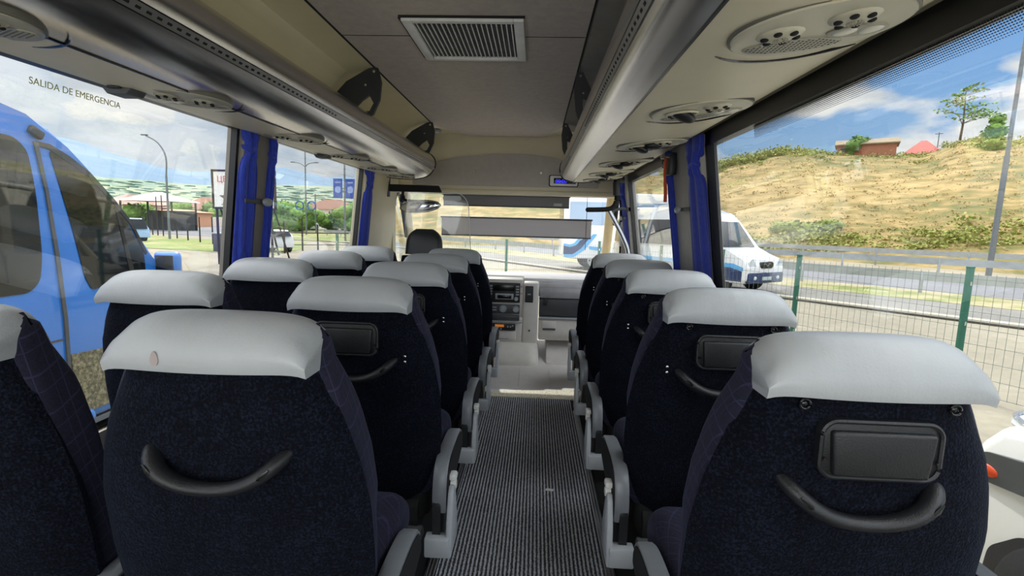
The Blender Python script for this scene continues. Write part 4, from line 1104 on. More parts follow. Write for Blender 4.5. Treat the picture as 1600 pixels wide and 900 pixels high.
# long shed and red roofed house on the ridge
def az_of(u, v): d = ray(u, v); return math.degrees(math.atan2(d.x, d.y))
M_REDROOF = plain('red_roof_tiles', 'b0625a', .8, vary=.15, scale=3); M_BRICK = plain('brick_wall', '9a6048', .9, vary=.15, scale=3); M_SHEDR = plain('brown_shed_roof', '8a7a63', .8, vary=.12, scale=2)
a0, a1 = math.radians(29.6), math.radians(34.1)
pA_, pB_ = Vector((90 * math.sin(a0), 90 * math.cos(a0), 0)), Vector((90 * math.sin(a1), 90 * math.cos(a1), 0))
def ridge_house(name, p, q, zb, wall_h, roof_h, depth, lab, wallm, roofm, hip=False):
    mid = (p + q) / 2; d = q - p; w = d.length; rz = math.atan2(d.y, d.x)
    t = thing(name, (mid.x, mid.y, zb), lab, 'building', None, rz)
    b = B(); b.box((0, depth / 2, wall_h / 2 - 1), (w, depth, wall_h + 2)); b.build('wall', wallm, t, smooth=False)
    b = B(); o = .35
    if hip:
        R_ = [(-w / 2 - o, -o, wall_h), (w / 2 + o, -o, wall_h), (w / 2 + o, depth + o, wall_h), (-w / 2 - o, depth + o, wall_h)]
        T = [(-w * .08, depth / 2, wall_h + roof_h), (w * .08, depth / 2, wall_h + roof_h), (w * .08, depth / 2 + .05, wall_h + roof_h), (-w * .08, depth / 2 + .05, wall_h + roof_h)]
        b.loft([R_, T])
    else:
        b.prism([(-o, wall_h - .1), (depth / 2, wall_h + roof_h), (depth + o, wall_h - .1), (depth + o, wall_h - .25), (-o, wall_h - .25)], 'x', -w / 2 - o, w / 2 + o)
    b.build('roof', roofm, t, smooth=False)
    return t, w
t, w = ridge_house('long_shed', pA_, pB_, hill_h(31.5, 90) - .2, 1.9, .8, 4.0, 'long low brown shed on the hill ridge', M_BRICK, M_SHEDR)
b = B(); b.box((-w / 2 + 1.0, -.03, 1.0), (1.1, .06, .7)); b.build('window', M_CARGLASS, t)
b = B(); b.box((-w / 2 + 2.6, -.03, .8), (.8, .06, 1.6)); b.build('door', plain('rust_door', '8d3f28', .8), t)
a0, a1 = math.radians(34.7), math.radians(37.2)
t, w = ridge_house('red_roofed_house', Vector((93 * math.sin(a0), 93 * math.cos(a0), 0)), Vector((93 * math.sin(a1), 93 * math.cos(a1), 0)), hill_h(35.6, 92) - .9, 1.2, 2.3, 6.0, 'red roofed house standing behind the shed on the hill', M_BRICK, M_REDROOF, True)
b = B(); b.cyl((1.6, 2.2, 2), (1.6, 2.2, 4.4), .05, 8); b.box((1.6, 2.2, 4.2), (.9, .05, .08)); b.build('aerial_mast', M_DGREYP, t)

# lamp post on the right
q0 = ony(1547, 412, 26.3); q1 = ony(1606, 40, 26.3)
t = thing('street_lamp', (q0.x, q0.y, GZ), 'tall grey lamp post leaning at the right edge of the view', 'lamp post')
M_POLE = plain('lamp_post_grey', '6f7478', .5, .3)
b = B(); dxp = (q1.x - q0.x); b.tube([(0, 0, -.2), (dxp * .45, 0, 6.0)], [.13, .12], 12); b.tube([(dxp * .45, 0, 5.9), (dxp * 1.02, 0, q1.z - GZ + 1)], [.095, .08], 12); b.build('pole', M_POLE, t)

# green wire fence
M_FENCE = plain('green_fence_post', '1f5b48', .5); M_WIRE = plain('fence_wire_green', '66736c', .5)
FP = [(-5.15, 12.7), (-2.95, 12.55), (-.72, 12.35), (1.62, 12.75), (2.72, 10.9), (3.55, 9.6), (4.32, 8.34), (5.36, 6.36), (6.45, 4.2), (7.55, 2.0), (8.6, -.2), (9.7, -2.4)]
HGT = 1.5
t = thing('wire_fence', (0, 0, GZ), 'green wire mesh fence with green posts between the paved lot and the road', 'fence')
for i, (x, y) in enumerate(FP):
    b = B(); b.box((0, 0, HGT / 2 + .05 - .1), (.06, .06, HGT + .3), .006); b.box((0, 0, HGT + .10), (.066, .066, .02), .005); p = b.build('post', M_FENCE, t); p.location = (x, y, 0)
    for zc in (.35, .9, 1.4): b = B(); b.box((0, -.035, zc), (.02, .012, .05)); b.build('clip', M_SCREW, p)
for i, ((x0, y0), (x1, y1)) in enumerate(zip(FP, FP[1:])):
    d = Vector((x1 - x0, y1 - y0, 0)); w = d.length; rz = math.atan2(d.y, d.x); pitch = .05 if i < 3 else .085
    b = B(); n = int(w / pitch); r = .0019
    for k in range(1, n): b.box((k * w / n, 0, HGT / 2 + .04), (r * 1.8, r * 1.8, HGT - .02))
    for z in [.06 + .2 * k for k in range(8)]: b.box((w / 2, 0, z), (w, r * 2.2, r * 2.2))
    o = b.build('mesh_panel', M_WIRE, t, smooth=False); o.location = (x0, y0, 0); o.rotation_euler = (0, 0, rz)

# ------------------------------------------------------------------ vehicles
M_VWHITE = plain('white_car_paint', 'e6e8ea', .25, vary=0, Coat_Weight=.6); M_VBLUE = plain('blue_van_paint', '2b6fc4', .25, vary=0, Coat_Weight=.7)
M_STRIPE = plain('light_blue_stripe', '5aa9e0', .3, vary=0); M_TYRE = plain('tyre_rubber', '1b1c1d', .85); M_RIM = plain('wheel_rim', 'a8acb0', .35, .7)
M_DBLUE = plain('navy_stripe', '24365e', .35, vary=0)
def wheel(parent, c, r, w, side):
    b = B(); x = c[0]
    b.tube([(x + side * .0 - w / 2, c[1], c[2]), (x - w * .42, c[1], c[2]), (x + w * .42, c[1], c[2]), (x + w / 2, c[1], c[2])], [r * .93, r, r, r * .93], 28); ty = b.build('tyre', M_TYRE, parent, ang=50)
    b = B(); b.tube([(x + side * (w / 2 - .03), c[1], c[2]), (x + side * (w / 2 + .006), c[1], c[2])], [r * .62, r * .60], 24); b.build('rim', M_RIM, ty)
    b = B()
    for k in range(6):
        a = k * PI / 3; b.cyl((x + side * (w / 2 + .004), c[1] + r * .4 * math.cos(a), c[2] + r * .4 * math.sin(a)), (x + side * (w / 2 + .012), c[1] + r * .4 * math.cos(a), c[2] + r * .4 * math.sin(a)), r * .09, 10)
    b.build('rim_hole', M_BLACKM, ty)
def body_tuck(W2, belt, k, k2=0):
    def f(co):
        s = 1 if co.x > 0 else -1; a = abs(co.x) / W2
        t = max(0, co.z - belt); u = max(0, belt - co.z)
        return (co.x - s * W2 * a * (k * t + k2 * u), co.y, co.z)
    return f
# --- blue van on the left: local y forward, x lateral, side facing the bus is +x
W2 = 1.0
t = thing('blue_van', (-4.62, 3.0, GZ), 'bright blue panel van parked close along the left side', 'van')
T = body_tuck(W2, 1.42, .14)
prof = [(-3.2, .30), (2.95, .28), (3.05, .55), (2.98, 1.0), (2.70, 1.16), (1.68, 1.36), (1.587, 1.457), (1.493, 1.664), (1.337, 1.844), (1.192, 2.011), (1.034, 2.185), (.889, 2.34), (.747, 2.469), (.617, 2.587), (.452, 2.652), (.285, 2.69), (-.3, 2.73), (-3.0, 2.73), (-3.2, 2.5)]
T = body_tuck(W2, 9, 0)
b = B(); b.prism(prof, 'x', -W2, W2, .035, 3); b.build('body', M_VBLUE, t, ang=35)
def vpanel(name, pts, m, parent, x0=W2 - .03, x1=W2 + .006, bev=.0, T=T):
    b = B(); b.prism(pts, 'x', x0, x1, bev)
    b.each(T); return b.build(name, m, parent, smooth=True, ang=30)
def roundpoly(p, r, n=4):
    out = []; m = len(p)
    for i in range(m):
        a, c, d = Vector(p[i - 1]), Vector(p[i]), Vector(p[(i + 1) % m])
        u, v = (a - c), (d - c); k = min(r, u.length * .45, v.length * .45); s, e = c + u.normalized() * k, c + v.normalized() * k
        for q in range(n + 1):
            w = q / n; out.append(tuple((1 - w) ** 2 * s + 2 * w * (1 - w) * c + w * w * e))
    return out
side = [(-1.9, 2.50), (.349, 2.485), (.435, 2.40), (.468, 2.111), (.472, 1.649), (.439, 1.463), (.354, 1.39), (-1.9, 1.385)]
door = [(.590, 2.43), (.712, 2.368), (.883, 2.28), (1.106, 2.073), (1.269, 1.884), (1.42, 1.62), (1.429, 1.445), (.856, 1.345), (.802, 1.459), (.731, 1.833), (.646, 2.204)]
vpanel('side_window', roundpoly(side, .10), M_CARGLASS, t)
vpanel('front_door_window', roundpoly(door, .04), M_CARGLASS, t)
vpanel('quarter_bar', [(1.135, 2.03), (1.165, 2.0), (1.30, 1.44), (1.25, 1.43)], M_BLACK, t, x1=W2 + .010)
vpanel('door_seam', [(.480, 2.47), (.512, 2.47), (.560, 2.118), (.600, 1.642), (.622, 1.158), (.612, .637), (.625, .25), (.595, .25), (.585, .637), (.592, 1.158), (.570, 1.642), (.535, 2.118)], M_DGREYP, t, x1=W2 + .012)
vpanel('window_trim', [(.500, 2.475), (.60, 2.47), (.75, 2.405), (.92, 2.30), (1.14, 2.09), (1.31, 1.90), (1.46, 1.62), (1.44, 1.60), (1.29, 1.875), (1.12, 2.06), (.90, 2.265), (.73, 2.36), (.595, 2.43), (.505, 2.445)], M_BLACK, t, x1=W2 + .009)
M_OLIVEP = speck('mottled_olive_panel', [(.35, '4b4a3c'), (.5, '6d6a55'), (.65, '98927a')], 40, bump=.3)  # mottled olive brown panel over the lower front door
vpanel('olive_lower_panel', [(.625, .865), (1.7, .80), (1.7, .36), (.625, .36)], M_OLIVEP, t, x1=W2 + .012)
vpanel('body_crease', [(-2.5, .985), (.58, 1.005), (.58, .99), (-2.5, .97)], M_DGREYP, t, x1=W2 + .004)
b = B(); b.box((W2 - .06, .30, .31), (.22, .98, .15), .06, 4); b.build('sill_step', M_VBLUE, t)
b = B(); b.box((W2 + .07, 1.63, 1.50), (.24, .12, .25), .05, 3); mi = b.build('wing_mirror', M_VBLUE, t)
b = B(); b.box((W2 + .08, 1.567, 1.50), (.17, .02, .18), .006); b.build('mirror_glass', M_BLACKS, mi)
b = B(); b.box((W2 + .01, .50, 2.535), (.05, .10, .06), .012, rot=Matrix.Rotation(-.5, 3, 'X')); b.build('roof_marker', M_BLACK, t)
for y in (-2.2, 2.15):
    for s in (1, -1): wheel(t, (s * (W2 - .14), y, .36), .36, .24, s)
b = B(); b.box((0, 3.02, .45), (1.9, .12, .3), .05); b.build('bumper', M_BLACK, t)
# --- white minibus on the road, right
t = thing('white_minibus', (5.62, 18.35, GZ), 'white minibus with navy and blue stripes on the road to the right', 'minibus', None, math.radians(215))
W2 = .98; T2 = body_tuck(W2, 1.35, .12)
prof = [(-3.2, .35), (2.75, .32), (2.9, .45), (2.92, .85), (2.78, 1.12), (1.95, 1.38), (1.30, 2.28), (1.10, 2.52), (.6, 2.68), (-.2, 2.74), (-3.0, 2.74), (-3.2, 2.5)]
b = B(); b.prism(prof, 'x', -W2, W2, .07, 3); b.each(T2); b.build('body', M_VWHITE, t, ang=35)
for s in (1, -1):
    a, c = (W2 - .03, W2 + .008) if s > 0 else (-W2 - .008, -W2 + .03)
    vpanel('side_windows', roundpoly([(-2.9, 2.3), (.55, 2.3), (.55, 1.42), (-2.9, 1.42)], .1), M_CARGLASS, t, a, c, T=T2)
    vpanel('door_window', roundpoly([(.66, 2.28), (1.15, 2.22), (1.78, 1.42), (.66, 1.38)], .06), M_CARGLASS, t, a, c, T=T2)
    vpanel('navy_band', [(-3.15, .82), (2.3, .82), (2.72, .72), (2.72, .40), (-3.15, .40)], M_DBLUE, t, a, c, T=T2)
    vpanel('blue_stripe', [(-3.15, .95), (2.4, .95), (2.75, .84), (2.75, .74), (2.3, .80), (-3.15, .82)], M_STRIPE, t, a, c, T=T2)
    for y in (-2.05, 1.95): wheel(t, (s * (W2 - .12), y, .35), .35, .22, s)
b = B(); n_ = Vector((0, .90, .65)).normalized()
b.prism([(-.84, .02), (.84, .02), (.72, 1.02), (-.72, 1.02)], 'z', -.03, .014, .006)
M_ws = Matrix.Translation((0, 1.93, 1.42)) @ Matrix.Rotation(math.atan2(.9, -.65), 4, 'X'); b.each(lambda c: M_ws @ c); wsn = b.build('windscreen', M_CARGLASS, t)
b = B(); b.prism([(-.80, -.02), (.80, -.02), (.80, .05), (-.80, .05)], 'z', .015, .03); b.each(lambda c: M_ws @ c); b.build('wiper', M_BLACK, wsn)
for s in (1, -1):
    b = B(); b.prism(roundpoly([(s * .45, .78), (s * .90, .80), (s * .93, 1.02), (s * .72, 1.14)], .05), 'y', 2.74, 2.90); b.build('headlight', M_LIGHTGLASS, t)
    b = B(); b.box((s * 1.10, 1.75, 1.55), (.18, .12, .30), .04); b.build('wing_mirror', M_BLACK, t)
b = B(); b.prism(rrect(0, .92, .33, .10, .06), 'y', 2.86, 2.935, .01); g = b.build('grille', M_BLACKS, t)
b = B(); b.prism([(-.22, .93), (-.12, .985), (0, .90), (.12, .985), (.22, .93), (.10, .955), (0, .875), (-.10, .955)], 'y', 2.93, 2.945); b.build('emblem', M_SCREW, g)
b = B(); b.box((0, 2.88, .52), (1.9, .14, .34), .05); bp = b.build('bumper', M_DBLUE, t)
b = B(); b.box((0, 2.955, .50), (.50, .012, .11), .004); b.build('licence_plate', plain('plate_pale', 'b9c4be', .5), bp)
for s in (1, -1):
    b = B(); b.ell((s * .62, 2.945, .52), (.09, .02, .06)); b.build('fog_lamp', M_LIGHTGLASS, bp)
# --- white and blue coach ahead
t = thing('white_blue_coach', (1.12, 24.5, GZ), 'white coach with light blue swooshes beyond the fence ahead', 'coach', None, math.radians(-88))
W2 = 1.2; L0 = 5.2
b = B(); b.prism([(0, .62), (0, 3.3), (.15, 3.45), (L0, 3.45), (L0, .55), (.35, .55)], 'x', 0, 2 * W2, .06, 3); b.build('body', M_VWHITE, t)
def cp(name, pts, m, e=.012): b = B(); b.prism(roundpoly(pts, .06), 'x', 2 * W2 - .02, 2 * W2 + e); return b.build(name, m, t, smooth=False)
cp('side_glass', [(.25, 2.05), (L0 - .1, 2.05), (L0 - .1, 3.05), (.25, 3.05)], plain('pale_coach_glass', '9fb4cc', .05, vary=0))
cp('dark_swoosh', [(.03, .72), (.25, .66), (.75, .90), (1.15, 1.45), (.85, 1.42), (.45, 1.15), (.03, 1.18)], M_DBLUE, .016)
cp('light_swoosh', [(.05, .62), (.50, .62), (.95, .95), (1.5, 1.65), (1.3, 1.65), (.80, 1.0), (.45, .74), (.05, .74)], M_STRIPE, .022)
cp('light_swoosh', [(.03, 1.12), (.30, 1.05), (.60, 1.15), (.95, 1.62), (.82, 1.65), (.50, 1.24), (.28, 1.16), (.03, 1.22)], M_STRIPE, .020)
cp('lower_stripe', [(1.15, 1.12), (2.6, .98), (L0 - .1, .90), (L0 - .1, .72), (2.6, .80), (1.15, .98)], M_STRIPE, .016)
b = B(); b.prism(roundpoly([(.18, 1.6), (2 * W2 - .18, 1.6), (2 * W2 - .18, 3.1), (.18, 3.1)], .15), 'y', -.015, .02); b.build('rear_window', M_CARGLASS, t)
for y in (1.4, 4.3):
    wheel(t, (.16, y, .48), .48, .26, -1); wheel(t, (2 * W2 - .16, y, .48), .48, .26, 1)
# --- white car close to the right side
t = thing('white_suv', (3.15, .55, GZ), 'white vehicle parked close at the right edge with an orange side lamp', 'car')
W2 = .95; T3 = body_tuck(W2, 1.05, .22)
prof = [(-3.6, .35), (1.80, .32), (1.95, .55), (1.92, .95), (1.78, 1.12), (.55, 1.28), (-.35, 1.72), (-1.2, 1.86), (-3.3, 1.84), (-3.6, 1.2)]
b = B(); b.prism(prof, 'x', -W2, W2, .07, 3); b.each(T3); b.build('body', M_VWHITE, t, ang=35)
def sp_(name, pts, m, x1=.008, x0=.03):
    b = B(); b.prism(roundpoly(pts, .04), 'x', -W2 - x1, -W2 + x0); b.each(T3); return b.build(name, m, t, ang=30)
sp_('side_window', [(.45, 1.27), (-.30, 1.62), (-1.1, 1.72), (-2.9, 1.70), (-2.9, 1.20)], M_CARGLASS)
sp_('wheel_arch', [(1.76, .35), (1.74, .52), (1.60, .66), (1.34, .70), (1.08, .66), (.94, .5), (.92, .32)], M_BLACK, .010)
sp_('black_cladding', [(1.90, .80), (1.84, .95), (1.45, 1.02), (1.15, 1.02), (1.45, .86)], M_DGREYP, .014)
b = B(); b.ell((-W2 - .012, 1.80, .87), (.014, .060, .030)); b.build('side_lamp', M_OR, t)
b = B(); b.ell((-W2 + .20, 1.64, 1.10), (.16, .26, .06)); hl = b.build('headlight', M_LIGHTGLASS, t)
b = B(); b.tube([(-W2 + .20 + .15 * math.cos(a), 1.64 + .24 * math.sin(a), 1.13) for a in [k * PI / 12 for k in range(24)]], .012, 6, closed=True); b.build('headlight_trim', M_SCREW, hl)
for y in (1.35, -2.4):
    for s in (1, -1): wheel(t, (s * (W2 - .10), y, .36), .36, .24, s)

# ------------------------------------------------------------------ left side: grass, pickets, road, sign, town, mountains
def G(u, v): p = onz(u, v, GZ); return (p.x, p.y)
flat('grass_patch', [G(150, 385), G(230, 388), G(345, 394), G(430, 398), G(470, 390), G(480, 378), G(335, 376), G(220, 367), G(120, 362)], GZ + .03, M_GREENG, 'patchy green grass strip in front of the iron pickets', 'grass')
flat('far_road', [G(120, 359), G(220, 363), G(335, 370), G(480, 372), G(610, 378), G(640, 366), G(520, 358), G(340, 352), G(220, 349), G(120, 347)], GZ + .03, M_ASPH, 'grey road beyond the iron pickets on the left', 'road')
flat('verge_patch', [G(405, 372), G(610, 384), G(650, 374), G(560, 362), G(405, 358)], GZ + .06, M_GREENG, 'green verge beside the bend seen through the second left window', 'grass')
M_IRON = plain('dark_iron', '2a2320', .7, vary=.3, scale=4)
def pick(u, vb, vt, lab, lean=0):
    p = onz(u, vb, GZ); d = (p - EYE).length; h = (vb - vt) * p.y / F_PX
    t = tag(B().tube([(0, 0, -.2), (lean, 0, h)], [.055, .045], 8).build('iron_picket', M_IRON, None), lab, 'fence post', 'iron pickets on the left'); t.location = (p.x, p.y, GZ); return t
PL = [(224, 364, 335), (231, 366, 336), (239, 367, 334), (247, 368, 306), (255.5, 369, 304), (277, 373, 331), (294, 376, 339), (313, 379, 338), (333, 382, 338)]
plab = ['first thin iron picket beside the blue van bonnet', 'second iron picket from the blue van', 'third iron picket from the blue van', 'tall iron picket left of the tallest one', 'tallest iron picket left of the lamp post', 'iron picket right of the left lamp post', 'iron picket between the lamp post and the sign', 'second iron picket left of the sign', 'iron picket just left of the sign legs']
for (u, a, c), lb in zip(PL, plab): pick(u, a, c, lb)
for u, a, c, lb, le in ((412, 373, 345, 'first iron picket right of the pillar curtain', 0), (428, 388, 340, 'leaning iron picket behind the small silver car', -.35), (445, 396, 345, 'iron picket above the grey head cover in the second window', .0), (473, 392, 340, 'iron picket in front of the small truck', 0), (497, 393, 350, 'iron picket left of the far green gate post', 0), (437, 399, 350, 'second leaning iron picket in the second window', -.4)): pick(u, a, c, lb, le)
# handrail joining them
b = B(); pts = [onz(u, a - (a - 345) * .0 - 14, GZ + .6) for u, a, c in PL[5:]]
p = [onz(u, 386, GZ) for u in (410, 445, 473, 497, 525, 545)]
b.tube([(q.x, q.y, GZ + 1.0) for q in p], .04, 8); b.tube([(q.x, q.y, GZ + .15) for q in p], .03, 8); tag(b.build('low_handrail', M_IRON), 'low dark handrail running along the pickets in the second window', 'handrail')
# billboard
c0 = ony(331, 266, 20); c1 = ony(430, 331, 20)
t = thing('advert_sign', ((c0.x + c1.x) / 2, 20, GZ), 'white advert sign with red lettering and an anchor behind the pillar curtain', 'sign')
w = c1.x - c0.x; zt = c0.z - GZ; zb = c1.z - GZ + .1; zm = (zt + zb) / 2
b = B(); b.box((0, .03, zm), (w, .05, zt - zb)); b.build('board', plain('sign_white', 'dedfda', .5), t, smooth=False)
b = B()
for cx, cz_, sx, sz in ((0, zt, w + .08, .08), (0, zb, w + .08, .08), (-w / 2, zm, .08, zt - zb), (w / 2, zm, .08, zt - zb)): b.box((cx, .03, cz_), (sx, .09, sz))
b.build('frame', M_IRON, t, smooth=False)
b = B()
for sx in (-w / 2 + .1, w / 2 - .2): b.tube([(sx, .06, -.2), (sx, .06, zt)], .05, 8); b.tube([(sx + .25, 1.2, -.2), (sx, .08, zb + .4)], .035, 8)
b.build('leg', M_IRON, t)
M_RED = plain('sign_red', 'c8706a', .6, vary=0); M_SIGNG = plain('sign_grey', '6d6f70', .6, vary=0)
RX = Matrix.Rotation(PI / 2, 4, 'X')
text_mesh('red_lettering', 'ЦЕНТ', .34, M_RED, Matrix.Translation((-w / 2 + .18, -.004, zt - .46)) @ RX, .004, t)
text_mesh('red_lettering', 'КО', .34, M_RED, Matrix.Translation((-w / 2 + .58, -.004, zt - .86)) @ RX, .004, t)
b = B(); b.prism(roundpoly([(-w / 2 + .25, zt - 1.0), (-w / 2 + .8, zt - .96), (-w / 2 + 1.0, zt - 1.12), (-w / 2 + .85, zt - 1.22), (-w / 2 + .5, zt - 1.16)], .05), 'y', -.004, .01); b.build('emblem', M_SIGNG, t, smooth=False)
b = B(); ax_ = -w / 2 + .42
b.box((ax_, 0, zt - 1.43), (.03, .01, .30)); b.box((ax_, 0, zt - 1.36), (.16, .01, .03)); b.tube([(ax_ + .13 * math.cos(a), 0, zt - 1.46 + .13 * math.sin(a)) for a in [PI + k * PI / 10 for k in range(11)]], .014, 6); b.build('anchor_mark', M_SIGNG, t, smooth=False)
# lamp post on the left
p = ony(265, 368, 40)
t = thing('street_lamp', (p.x, 40, GZ), 'thin grey street lamp with curved arm beyond the blue van', 'lamp post')
b = B(); b.tube([(0, 0, -.2), (.02, 0, 5.2)], [.10, .08], 10); b.tube(smooth_path([(.02, 0, 5.2), (.10, 0, 6.4), (-.10, 0, 7.2), (-.65, 0, 7.9), (-1.5, 0, 8.35)], 5), .06, 8); b.build('pole', M_POLE, t)
b = B(); b.box((-1.62, 0, 8.40), (.55, .16, .09), .03); b.build('lamp_head', M_DGREYP, t)
p = ony(539, 352, 45)
t = thing('banner_pole', (p.x, 45, GZ), 'tall pole carrying two blue banners', 'pole')
b = B(); b.tube([(0, 0, -.2), (.05, 0, 8.2)], [.10, .07], 8); b.build('pole', M_POLE, t)
M_BAN = plain('blue_banner', '3652a0', .7, vary=.1)
for sx in (-.60, .55):
    b = B(); b.box((sx, 0, 4.8), (.85, .02, 1.75)); bn = b.build('banner', M_BAN, t, smooth=False)
    b = B(); b.prism(rrect(sx, 4.7, .26, .30, .2), 'y', -.016, -.010); b.box((sx, -.013, 5.35), (.5, .006, .12)); b.build('pale_emblem', plain('banner_pale', '8ea0d0', .7), bn, smooth=False)
p = ony(478, 340, 60)
t = thing('street_lamp', (p.x, 60, GZ), 'double armed street lamp beyond the second left window', 'lamp post')
b = B(); b.tube([(0, 0, -.2), (.1, 0, 10.3)], [.10, .07], 8)
for s in (-1, 1): b.tube(smooth_path([(.05, 0, 8.2), (s * .5, 0, 8.6), (s * 1.3, 0, 8.75)], 4), .05, 6)
b.build('pole', M_POLE, t)
b = B()
for s in (-1, 1): b.box((s * 1.45, 0, 8.75), (.5, .15, .1), .02)
b.build('lamp_head', M_DGREYP, t)
b = B()
for s in (-.75, .75): b.tube([(s + .5 * math.cos(a), 0, 3.6 + .5 * math.sin(a)) for a in [k * PI / 8 for k in range(16)]], .09, 6, closed=True)
b.build('round_sign', M_BAN, t)
p = ony(493, 330, 70)
t = thing('utility_pole', (p.x, 70, GZ), 'thin dark utility pole between the lamp and the banner pole', 'pole'); b = B(); b.tube([(0, 0, -.2), (0, 0, 5.5)], .09, 8); b.box((0, 0, 5.2), (1.3, .08, .08)); b.build('pole', M_POLE, t)

# small cars
def small_car(loc, rz, m, lab, L_=4.0, h=1.45, van=False):
    t = thing('parked_car', loc, lab, 'car', None, rz)
    pr = [(-L_ / 2, .3), (L_ / 2, .3), (L_ / 2, .75), (L_ / 2 - .9, .9), (L_ * .12, h), (-L_ * .32, h), (-L_ / 2 + .1, .95)] if not van else [(-L_ / 2, .3), (L_ / 2, .3), (L_ / 2, 1.1), (L_ / 2 - .5, 1.4), (L_ / 2 - .9, h), (-L_ / 2, h)]
    tk = body_tuck(.85, .9, .25)
    b = B(); b.prism(pr, 'x', -.85, .85, .06, 2); b.each(tk); b.build('body', m, t)
    gl = [(L_ * .33 - .2, .92), (L_ * .11, h - .08), (-L_ * .31, h - .08), (-L_ * .42, .95)] if not van else [(L_ / 2 - .6, 1.35), (L_ / 2 - .95, h - .2), (L_ / 2 - 1.6, h - .2), (L_ / 2 - 1.6, 1.35)]
    for s in (1, -1):
        a, c = (.82, .862) if s > 0 else (-.862, -.82)
        b = B(); b.prism(gl, 'x', a, c); b.each(tk); b.build('side_window', M_CARGLASS, t)
        for y in (-L_ * .32, L_ * .32): b = B(); b.tube([(s * .6, y, .31), (s * .83, y, .31)], .31, 16); b.build('wheel', M_TYRE, t)
    b = B(); b.prism([(-.68, .94), (.68, .94), (.58, h - .06), (-.58, h - .06)], 'y', -.03, .02)
    sl = math.atan2(L_ * .38 - .9 if False else .55, h - .9); b.each(lambda co: (co.x, co.y - L_ / 2 + .04 + (co.z - .94) * .28, co.z)); b.build('rear_window', M_CARGLASS, t)
    return t
p = onz(419, 393, GZ); small_car((p.x, p.y, GZ), .95, plain('silver_car_paint', 'd0d4d6', .3), 'small silver car parked behind the pickets in the second left window', 3.0, 1.3)
p = onz(476, 360, GZ); small_car((p.x, p.y, GZ), -1.2, M_VWHITE, 'small white truck on the far road in the second left window', 4.6, 2.2, True)
p = onz(345, 393, GZ); t = thing('grey_bin', (p.x, p.y, GZ), 'grey bin standing below the advert sign', 'bin'); b = B(); b.box((0, 0, .5), (.55, .55, 1.0), .05); b.build('bin_body', M_DGREYP, t); b = B(); b.box((0, 0, 1.04), (.6, .6, .09), .03); b.build('bin_lid', M_GREYP, t)
p = onz(217, 377, GZ); small_car((p.x - 1.2, p.y, GZ), 1.2, plain('pale_blue_paint', '9fbbe0', .25), 'pale blue car beyond the blue van windscreen', 3.8, 1.7)

# carport and houses
p = ony(245, 335, 62)
t = thing('carport', (p.x, 62, GZ), 'open carport with a pale pink hipped roof', 'building')
b = B(); b.loft([[(-3.8, -2, 3.7), (3.8, -2, 3.7), (3.8, 3, 3.7), (-3.8, 3, 3.7)], [(-.4, .4, 4.9), (.4, .4, 4.9), (.4, .6, 4.9), (-.4, .6, 4.9)]]); b.build('roof', plain('pink_roof', 'dcc7bd', .7), t, smooth=False)
for sx, sy in ((-3.3, -1.7), (3.3, -1.7), (-3.3, 2.7), (3.3, 2.7)): b = B(); b.cyl((sx, sy, -.1), (sx, sy, 3.8), .12, 8); b.build('post', M_IRON, t)
b = B(); b.box((0, 2.6, 1.3), (6.4, .1, 2.6)); b.build('wall', M_DGREYP, t)
M_WALLC = plain('pale_render', 'd6cdbd', .8); M_WALLO = plain('orange_render', 'd39b77', .8); M_TILE = plain('brown_tiles', '8f6a5a', .85, vary=.15, scale=2)
def house(u, v, y, w, wh, rh, d, lab, wm, rm):
    q = ony(u, v, y); t = thing('town_house', (q.x, y, GZ), lab, 'building', 'houses left of the road')
    b = B(); b.box((0, d / 2, wh / 2 - .1), (w, d, wh + .2)); b.build('wall', wm, t, smooth=False)
    b = B(); b.loft([[(-w / 2 - .5, -.5, wh), (w / 2 + .5, -.5, wh), (w / 2 + .5, d + .5, wh), (-w / 2 - .5, d + .5, wh)], [(-w * .15, d * .45, wh + rh), (w * .15, d * .45, wh + rh), (w * .15, d * .55, wh + rh), (-w * .15, d * .55, wh + rh)]]); b.build('roof', rm, t, smooth=False)
    for k in (-.25, .25):
        b = B(); b.box((k * w, -.03, wh * .55), (w * .14, .08, wh * .3)); b.build('window', M_CARGLASS, t)
house(307, 335, 120, 13, 3.6, 2.6, 9, 'brown tiled house behind the wall right of the carport', M_WALLC, M_TILE)
house(266, 336, 88, 9, 2.6, .5, 5, 'low orange walled building right of the carport', M_WALLO, M_WALLO)
house(312, 333, 150, 10, 5.0, 3, 8, 'taller red brown house behind the brown tiled house', M_WALLO, M_TILE)
house(512, 338, 145, 16, 5.0, 3, 9, 'long house with brown roof seen through the second left window', M_WALLC, M_TILE)
q = ony(310, 350, 100); b = B(); b.box((q.x, 100, GZ + .9), (30, .3, 2.0)); tag(b.build('yard_wall', M_WALLC), 'long pale yard wall in front of the houses', 'wall')
# trees left
TR = [(205, 62, 6, 6), (225, 75, 6.5, 7), (236, 68, 5, 5), (283, 110, 10, 12), (296, 125, 9, 10), (330, 115, 10, 11), (345, 105, 8, 9), (428, 70, 5.5, 8), (438, 66, 7, 9), (449, 72, 8.0, 10), (460, 76, 7.5, 10), (472, 82, 8, 10), (484, 90, 6.5, 9), (520, 95, 5, 8), (536, 92, 6.5, 8), (548, 80, 8, 9), (556, 74, 8, 8), (566, 84, 9, 10)]
for i, (u, y, h, cw) in enumerate(TR):
    q = ony(u, 350, y)
    h *= .52; cw *= .62
    tree('town_tree', (q.x, y, GZ), h, cw, 'round leafy green tree among the houses left of the bus', 'trees left of the bus', [M_LEAFM, M_LEAFD][i % 3 == 2], trunk=.12, n=420, leafs=.26, seed=20 + i)
